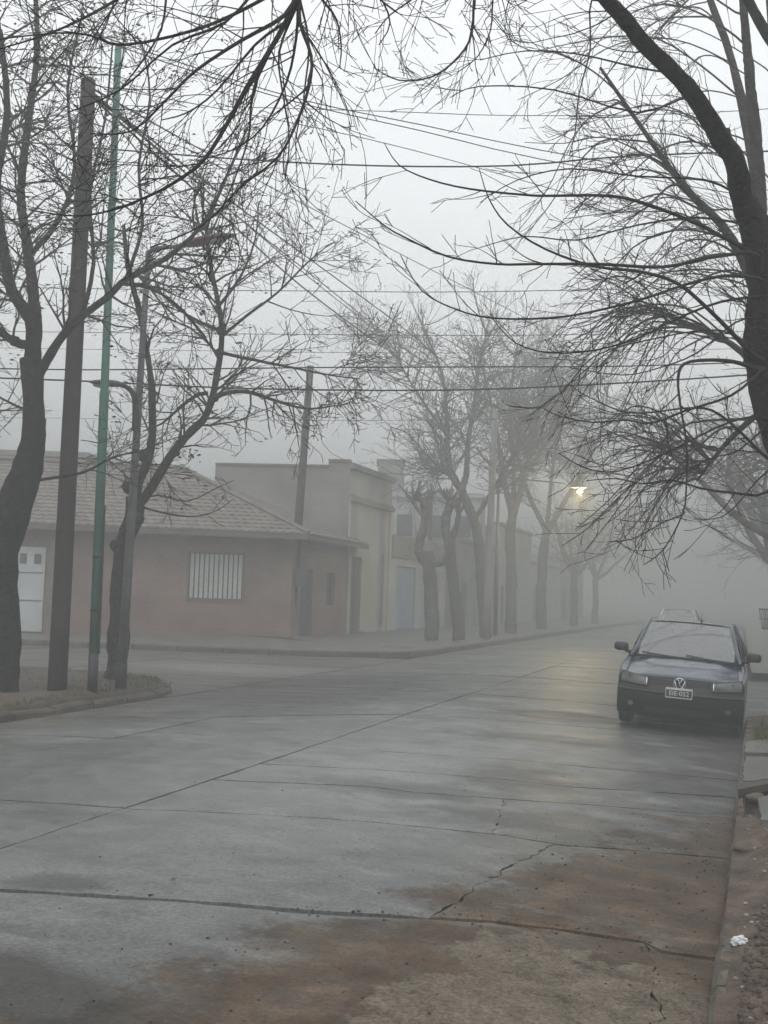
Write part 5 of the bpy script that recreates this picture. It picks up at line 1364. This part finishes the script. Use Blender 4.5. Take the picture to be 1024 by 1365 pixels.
def interp(tab, s):
    if s <= tab[0][0]: return tab[0][1]
    for (a, va), (c, vc) in zip(tab, tab[1:]):
        if s <= c:
            t = (s - a) / (c - a); t = t * t * (3 - 2 * t) if False else t
            return va + (vc - va) * t
    return tab[-1][1]
def build_car(paint, label, group, front, heading, roll, detail=True, pitch=0.0):
    """local frame: x across (+x = image right), y = rearward from the front bumper, z up"""
    root = empty('parked_car', front); root.rotation_euler = (pitch, roll, heading); tag(root, label, 'car', group)
    WM = world_of(root)
    def mk(b, name, mm, parent=None, smooth=True, sub=0, bev=0):
        me = bpy.data.meshes.new(name); me.from_pydata(b.v, [], b.f); me.materials.append(mm)
        me.polygons.foreach_set('use_smooth', [smooth] * len(me.polygons)); me.update()
        o = bpy.data.objects.new(name, me); COL.objects.link(o); o.parent = parent or root
        if bev: bevel(o, bev)
        if sub: 
            q = o.modifiers.new('s', 'SUBSURF'); q.levels = sub; q.render_levels = sub
        return o
    HW = [(0, .70), (.15, .765), (.4, .805), (.8, .82), (1.6, .825), (2.8, .82), (3.5, .79), (3.9, .72)]
    SH = [(0, .62), (.2, .70), (.5, .76), (.9, .83), (1.25, .88), (2.0, .90), (3.0, .92), (3.6, .93), (3.9, .90)]  # shoulder
    def bow(x, w=.82): return .30 * (min(1, abs(x) / w)) ** 3.2
    face = [(.14, .17), (.06, .22), (.015, .30), (.0, .38), (.0, .46), (.012, .52), (.05, .555), (.075, .62), (.10, .675)]
    hood = [(.12, .70), (.18, .725), (.3, .755), (.5, .795), (.75, .84), (1.0, .88), (1.18, .905)]
    NX = 14
    def xs(i): return -1 + 2 * i / NX
    def warp(x): return math.copysign(abs(x) ** .9, x)
    def ffn(row):
        s, z = row; pts = []
        for i in range(NX + 1):
            k = warp(xs(i)); w_ = .79
            x = k * w_; zz = z - (.015 * k * k if z > .5 else 0)
            pts.append(Vector((x, s + bow(x) * 1.0, zz)))
        return pts
    rows = [ffn(r) for r in face]
    b = MB()
    def rowmesh(b, rows):
        k0 = len(b.v); n = len(rows[0])
        for r in rows:
            for p in r: b.v.append(tuple(p))
        for j in range(len(rows) - 1):
            for i in range(n - 1): b.face((k0 + j * n + i, k0 + j * n + i + 1, k0 + (j + 1) * n + i + 1, k0 + (j + 1) * n + i))
    rowmesh(b, rows[:7]); mk(b, 'front_bumper', bump_m)
    b = MB(); rowmesh(b, rows[6:]); mk(b, 'front_panel', plast)
    # hood
    def hfn(row, e=1.0):
        s, z = row; pts = []
        for i in range(NX + 1):
            k = warp(xs(i)); fade = max(0, 1 - s / 1.25)
            w_ = interp([(0, .70), (.3, .70), (1.2, .70)], s); x = k * w_
            bulge = .02 * math.exp(-((abs(k) - .62) / .12) ** 2)
            pts.append(Vector((x, s + bow(x) * fade + (.06 * k * k if s > 1 else 0), z - .05 * abs(k) ** 2.5 + bulge * .5)))
        return pts
    b = MB(); rowmesh(b, [hfn((hood[0][0] - .005, hood[0][1] - .03))] + [hfn(r) for r in hood]); mk(b, 'bonnet', paint)
    for sg in (-1, 1):                     # shut line along the bonnet edge
        b = MB(); hr = [hfn(r) for r in hood]; k_ = 0 if sg < 0 else NX; b.tube([r[k_] + Vector((0, 0, .004)) for r in hr], [.006] * len(hr), 5); mk(b, 'shut_line', plast)
    b = MB(); fr0 = hfn((hood[0][0] - .004, hood[0][1] - .012)); b.tube(fr0, [.007] * len(fr0), 5); mk(b, 'shut_line', plast)
    # fenders and body sides
    for sgn in (-1, 1):
        b = MB(); S = [.30, .34, .40, .5, .62, .74, .86, .98, 1.1, 1.25, 1.6, 2.0, 2.4, 2.7, 2.85, 2.97, 3.09, 3.2, 3.32, 3.45, 3.6, 3.8, 3.9]; rws = []
        for s in S:
            w_ = interp(HW, s); zs = interp(SH, s); zb = .20
            for wc in (.78, 3.15):
                d = abs(s - wc)
                if d < .36: zb = max(zb, .28 + math.sqrt(max(0, .36 ** 2 - d * d)) * .98)
            r = []
            for k, (f_, wf) in enumerate(((0, .965), (.12, .99), (.45, 1.0), (.75, .995), (.92, .975), (1.0, .935))):
                r.append(Vector((sgn * w_ * wf, s, zb + (zs - zb) * f_)))
            # inner top edge to bonnet / belt
            inner = .70 + .0 if s < 1.2 else interp([(1.2, .70), (1.6, .745), (3.4, .73), (3.9, .66)], s)
            zz = None
            if s < 1.2:
                zz = interp([(h[0], h[1] - .05) for h in hood], s - bow(.7) * max(0, 1 - s / 1.25)) + .004
            else: zz = zs + .012
            r.append(Vector((sgn * inner, s, zz)))
            rws.append(r)
        rowmesh(b, rws)
        mk(b, 'body_side', paint)
        # corner filler from the bumper edge to the fender
    # rear
    b = MB(); rr_ = []
    for z, yo in ((.22, 3.86), (.45, 3.93), (.6, 3.92), (.92, 3.88)):
        rr_.append([Vector((x * .745, yo - .12 * abs(x) ** 3, z)) for x in [-1 + i / 4 for i in range(9)]])
    rowmesh(b, rr_); mk(b, 'tailgate', paint)
    # cabin
    def ws(t, x):       # windscreen surface
        base = Vector((x * .70, 1.16 + .13 * x * x, .905 - .01 * x * x)); top_ = Vector((x * .565, 1.88 + .07 * x * x, 1.385 - .02 * x * x))
        q = base.lerp(top_, t); q.y -= .03 * math.sin(math.pi * t); return q
    b = MB(); b.grid(lambda s, t: ws(.02 + .96 * t, -.97 + 1.94 * s), 12, 8); mk(b, 'windscreen', cglass)
    def rf(s, t):       # roof
        x = -1 + 2 * s; y = 1.86 + t * 1.55; w_ = .57 + .02 * math.sin(math.pi * t); return Vector((x * w_, y + .07 * x * x * (1 - t), 1.385 + .045 * math.sin(math.pi * (.12 + t * .76)) - .03 * abs(x) ** 3 - .02 * t - .015))
    b = MB(); b.grid(rf, 12, 10); mk(b, 'roof', paint)
    def rw(s, t):
        x = -1 + 2 * s; a = Vector((x * .57, 3.41, 1.37 - .03 * abs(x) ** 3)); c = Vector((x * .67, 3.80, .95)); return a.lerp(c, t)
    b = MB(); b.grid(rw, 8, 5); mk(b, 'rear_window', cglass)
    for sgn in (-1, 1):
        def rail(t): 
            return Vector((sgn * (.575 + .01 * math.sin(t * 3)), 1.93 + 1.5 * t, 1.355 + .035 * math.sin(math.pi * (.12 + .76 * t)) - .02 * t))
        def belt(t): return Vector((sgn * interp([(0, .745), (.3, .755), (1, .735)], t), 1.22 + 2.5 * t, .89 + .04 * t))
        b = MB(); b.grid(lambda s, t: belt(s).lerp(rail(s), t) + Vector((sgn * .02 * math.sin(math.pi * t), 0, 0)), 14, 4); mk(b, 'side_window', cglass)
        b = MB(); b.tube([Vector((sgn * .715, 1.10, .885)), ws(.25, sgn * 1.0), ws(.5, sgn * 1.0), ws(.75, sgn), ws(1.0, sgn * 1.0), rail(.1), rail(.5), rail(.9), rail(1.0)], [.032, .032, .03, .03, .032, .03, .03, .035, .05], 8); mk(b, 'pillar', paint)
        b = MB(); b.tube([belt(.42) + Vector((0, 0, 0)), belt(.42).lerp(rail(.36), .5) + Vector((sgn * .02, 0, 0)), rail(.36)], [.035, .032, .03], 6); mk(b, 'door_pillar', plast)
        b = MB(); b.tube([rail(1.0), belt(.93).lerp(rail(1), .4), belt(.97)], [.06, .08, .09], 8); mk(b, 'rear_pillar', paint)
        # mirror
        mb_ = MB(); c = Vector((sgn * .885, 1.36, .985)); n, m_ = 12, 8
        for j in range(m_ + 1):
            ph = math.pi * j / m_
            for i in range(n):
                th = 2 * math.pi * i / n
                sx = math.copysign(abs(math.sin(ph) * math.cos(th)) ** .6, math.cos(th)); sz = math.copysign(abs(math.cos(ph)) ** .6, math.cos(ph)); sy = math.sin(ph) * math.sin(th)
                mb_.v.append((c.x + sx * .10, c.y + sy * .06, c.z + sz * .062))
        for j in range(m_):
            for i in range(n):
                i2 = (i + 1) % n; mb_.face((j * n + i, (j + 1) * n + i, (j + 1) * n + i2, j * n + i2))
        mir = mk(mb_, 'wing_mirror', plast)
        b = MB(); b.tube([Vector((sgn * .73, 1.37, .90)), Vector((sgn * .80, 1.37, .93)), c], [.03, .03, .035], 8); mk(b, 'mirror_arm', plast, mir)
        # headlight: recessed dark housing with lens, chrome edge
        x0, x1 = sgn * .40, sgn * .755; hl = MB()
        def hfx(s, t, off=0.0):
            x = x0 + (x1 - x0) * s; lo = .572 + .02 * s; hi = .672 + .060 * s - .01 * s * s; z = lo + (hi - lo) * t; sy = .055 + (z - .555) * .45 + bow(x) - .028 - .012 * math.sin(math.pi * t) - off
            return Vector((x, sy, z))
        hl.grid(hfx, 10, 5, flip=sgn < 0); ho_ = mk(hl, 'headlight', lampg)
        b = MB(); edge = [hfx(s / 10, 0, .004) for s in range(11)] + [hfx(1, t / 4, .004) for t in range(1, 5)] + [hfx(1 - s / 10, 1, .004) for s in range(1, 11)] + [hfx(0, 1 - t / 4, .004) for t in range(1, 5)]
        b.tube(edge, [.004] * len(edge), 5); mk(b, 'headlight_trim', plast, ho_)
        b = MB(); b.tube([hfx(.03 if sgn > 0 else .03, t / 6, .006) for t in range(7)], [.010] * 7, 5); mk(b, 'reflector', chrome, ho_)
        # wheels
        for wy in (.78, 3.15):
            b = MB(); cx_ = sgn * .70; tw2 = .0875; prof = [(.17, -tw2), (.255, -tw2 * 1.02), (.278, -tw2 * .8), (.285, -tw2 * .4), (.285, tw2 * .4), (.278, tw2 * .8), (.255, tw2 * 1.02), (.17, tw2)]; n = 28
            for rr4, xx in prof:
                for i in range(n): a = 2 * math.pi * i / n; b.v.append((cx_ + xx, wy + rr4 * math.cos(a), .285 + rr4 * math.sin(a)))
            for j in range(len(prof) - 1):
                for i in range(n): i2 = (i + 1) % n; b.face((j * n + i, j * n + i2, (j + 1) * n + i2, (j + 1) * n + i))
            wh = mk(b, 'wheel', rubber)
            b = MB()
            for rr4, xx in ((.175, .04), (.16, .055), (.06, .062), (.0, .064)):
                for i in range(n): a = 2 * math.pi * i / n; b.v.append((cx_ + sgn * xx, wy + rr4 * math.cos(a), .285 + rr4 * math.sin(a)))
            for j in range(3):
                for i in range(n): i2 = (i + 1) % n; b.face((j * n + i, j * n + i2, (j + 1) * n + i2, (j + 1) * n + i))
            mk(b, 'rim', rimm, wh)
    # underbody and wheel wells
    b = MB(); b.box((0, 1.98, .33), (1.22, 3.5, .26)); mk(b, 'underbody', plast, smooth=False)
    b = MB(); b.box((0, .55, .58), (1.3, .7, .2)); mk(b, 'engine_bay', plast, smooth=False)
    b = MB(); b.box((0, 2.0, .5), (1.50, 1.4, .5)); b.box((0, 3.3, .62), (1.2, .9, .4)); mk(b, 'floor_pan', plast, smooth=False)
    # dashboard, seats, wheel
    b = MB(); b.box((0, 1.42, .80), (1.36, .34, .16)); mk(b, 'dashboard', plast, bev=.03)
    for sx in (-.36, .36):
        b = MB(); b.box((sx, 2.35, .92), (.46, .14, .52), taper=.8); st_o = mk(b, 'seat', seatm, bev=.04)
        b = MB(); b.box((sx, 2.38, 1.21), (.25, .09, .15)); mk(b, 'headrest', seatm, st_o, bev=.03)
    b = MB(); b.box((0, 3.2, .86), (1.2, .16, .42)); mk(b, 'rear_seat', seatm, bev=.04)
    if detail:
        b = MB(); c = Vector((.36, 1.72, .93)); pts = [c + Vector((.18 * math.cos(a), -.06 * math.sin(a), .17 * math.sin(a))) for a in [i * math.pi / 10 for i in range(21)]]
        b.tube(pts, [.013] * 21, 6); mk(b, 'steering_wheel', plast)
        b = MB(); b.box((0, 1.86, 1.30), (.22, .03, .065)); mk(b, 'interior_mirror', plast, bev=.01)
    # grille slats
    gr = MB(); gr.grid(lambda s, t: Vector(((-.38 + .76 * s), .042 + .45 * (.06 + .065 * t) + bow(-.38 + .76 * s), .60 + .07 * t)), 10, 4); gro = mk(gr, 'grille', plast)
    for j in range(3):
        b = MB(); pts = []
        for i in range(13):
            x = -.37 + .74 * i / 12; pts.append(Vector((x, .050 + .45 * (.045 + .02 * j) + bow(x), .607 + .024 * j)))
        b.tube(pts, [.0055] * 13, 5); mk(b, 'slat', plast, gro)
    # lower intake
    b = MB(); b.grid(lambda s, t: Vector(((-.42 + .84 * s), -.006 + .035 * (1 - t) + bow(-.42 + .84 * s), .235 + .085 * t)), 10, 3); mk(b, 'lower_intake', plateb)
    # bumper rub strip and fog lamp recesses
    b = MB(); pts = [Vector((x, -.006 + bow(x), .50)) for x in [-.78 + i * .065 for i in range(25)]]; b.tube(pts, [.016] * 25, 6); mk(b, 'rub_strip', plast)
    for sgn in (-1, 1):
        b = MB(); q = Vector((sgn * .60, bow(.60) - .012, .33)); pts = [q + Vector((.04 * math.cos(a), .02 * math.cos(a) * sgn, .03 * math.sin(a))) for a in [i * math.pi / 6 for i in range(12)]]
        k0 = 0
        for p_ in pts: b.v.append(tuple(p_))
        b.face(tuple(range(12))); mk(b, 'fog_lamp', lampg)
    # wipers
    for xa, xb in ((-.02, -.60), (.56, -.0)):
        b = MB(); p0 = ws(.0, xa / .7) + Vector((0, -.03, .0)); p1 = ws(.10, xb / .7) + Vector((0, -.025, .0)); p2 = ws(.03, (xa + xb) / 1.4) + Vector((0, -.03, 0))
        b.tube([p0, p2, p1], [.012, .010, .007], 5); mk(b, 'wiper', plast)
    b = MB(); b.box((0, 1.15, .895), (1.3, .12, .03)); mk(b, 'cowl', plast, smooth=False)
    if detail:
        # round badge: ring, V over W
        ec = Vector((0, .028, .628)); b = MB(); n = 40; ro = .080
        for j, (rr4, yy) in enumerate(((ro, .01), (ro, -.006), (ro * .86, -.010), (ro * .86, -.002))):
            for i in range(n): a = 2 * math.pi * i / n; b.v.append((ec.x + rr4 * math.cos(a), ec.y + yy + .0, ec.z + rr4 * math.sin(a)))
        for j in range(3):
            for i in range(n): i2 = (i + 1) % n; b.face((j * n + i, j * n + i2, (j + 1) * n + i2, (j + 1) * n + i))
        em = mk(b, 'emblem', chrome)
        b = MB(); b.v = [(ec.x + ro * .9 * math.cos(2 * math.pi * i / n), ec.y - .001, ec.z + ro * .9 * math.sin(2 * math.pi * i / n)) for i in range(n)]; b.face(tuple(range(n))[::-1]); mk(b, 'emblem_disc', rubber, em)
        def stroke(pts, w_=.0085):
            b = MB(); b.tube([ec + Vector((x * ro, -.007, z * ro)) for x, z in pts], [w_] * len(pts), 5); mk(b, 'emblem_letter', chrome, em)
        stroke([(-.34, .80), (0, .08), (.34, .80)])
        stroke([(-.78, .42), (-.36, -.78), (0, -.02), (.36, -.78), (.78, .42)])
        # number plate, white border, black field, white characters
        pc = Vector((0, -.022, .515)); b = MB(); b.box(pc, (.33, .012, .13)); pl = mk(b, 'number_plate', platew, smooth=False, bev=.004)
        b = MB(); b.box(pc + Vector((0, -.007, -.004)), (.31, .004, .088)); mk(b, 'plate_field', plateb, pl, smooth=False)
        seg = {'E': 'abcdefghijk'}
        cur = bpy.data.curves.new('plate_text', 'FONT'); cur.body = 'EIE\u00b7052'; cur.size = .088; cur.extrude = .001; cur.align_x = 'CENTER'; cur.align_y = 'CENTER'; cur.offset = .0012; cur.space_character = 1.0
        to = bpy.data.objects.new('plate_lettering', cur); COL.objects.link(to); to.parent = pl;  to.location = pc + Vector((0, -.0105, -.004)); to.rotation_euler = (math.pi / 2, 0, 0); to.scale = (.95, .9, 1)
        dgx = bpy.context.evaluated_depsgraph_get(); mt_ = bpy.data.meshes.new_from_object(to.evaluated_get(dgx)); mt_.materials.clear(); mt_.materials.append(platew)
        t2 = bpy.data.objects.new('lettering', mt_); COL.objects.link(t2); t2.parent = pl; t2.location = to.location; t2.rotation_euler = to.rotation_euler; t2.scale = to.scale; bpy.data.objects.remove(to)
        # antenna
        b = MB(); b.tube([Vector((.15, 2.1, 1.42)), Vector((.15, 2.25, 1.52))], [.004, .003], 5); b.tube([Vector((.15, 2.07, 1.405)), Vector((.15, 2.11, 1.425))], [.014, .010], 8); mk(b, 'antenna', plast)
    return root
cu, cvv = -.775, None
fp_ = G(905, 972, -.08); cvv = UV(fp_)[1]; cvv = 14.35
slope = .26 * (W2 + cu) / W2 ** 2
fx, fy = XY(cu, cvv)
car = build_car(carpaint('dark_blue_paint', (.010, .025, .048)), 'dark blue hatchback parked at the right kerb facing the camera, wet with mist', 'parked cars',
                Vector((fx, fy, crown(cu) + .005)), -AZ, slope, True)
fx, fy = XY(-2.3, 41.0)
build_car(carpaint('pale_silver_paint', (.26, .28, .29)), 'pale car almost hidden in the fog behind the dark blue hatchback', 'parked cars', Vector((fx, fy, crown(-2.3) + .005)), -AZ, 0.01, False)

# ================================================================== HAZE
hz_m = bpy.data.materials.new('fog'); hz_m.use_nodes = True; N = hz_m.node_tree.nodes; L = hz_m.node_tree.links; N.clear()
out = N.new('ShaderNodeOutputMaterial'); pvn = N.new('ShaderNodeVolumePrincipled'); pvn.inputs['Density'].default_value = HAZE; pvn.inputs['Color'].default_value = (.44, .455, .45, 1); pvn.inputs['Anisotropy'].default_value = .1
L.new(pvn.outputs[0], out.inputs['Volume'])
b = MB(); b.box((0, 90, 6.2), (320, 300, 15.0)); hz = b.build('haze', hz_m); hz['kind'] = 'stuff'
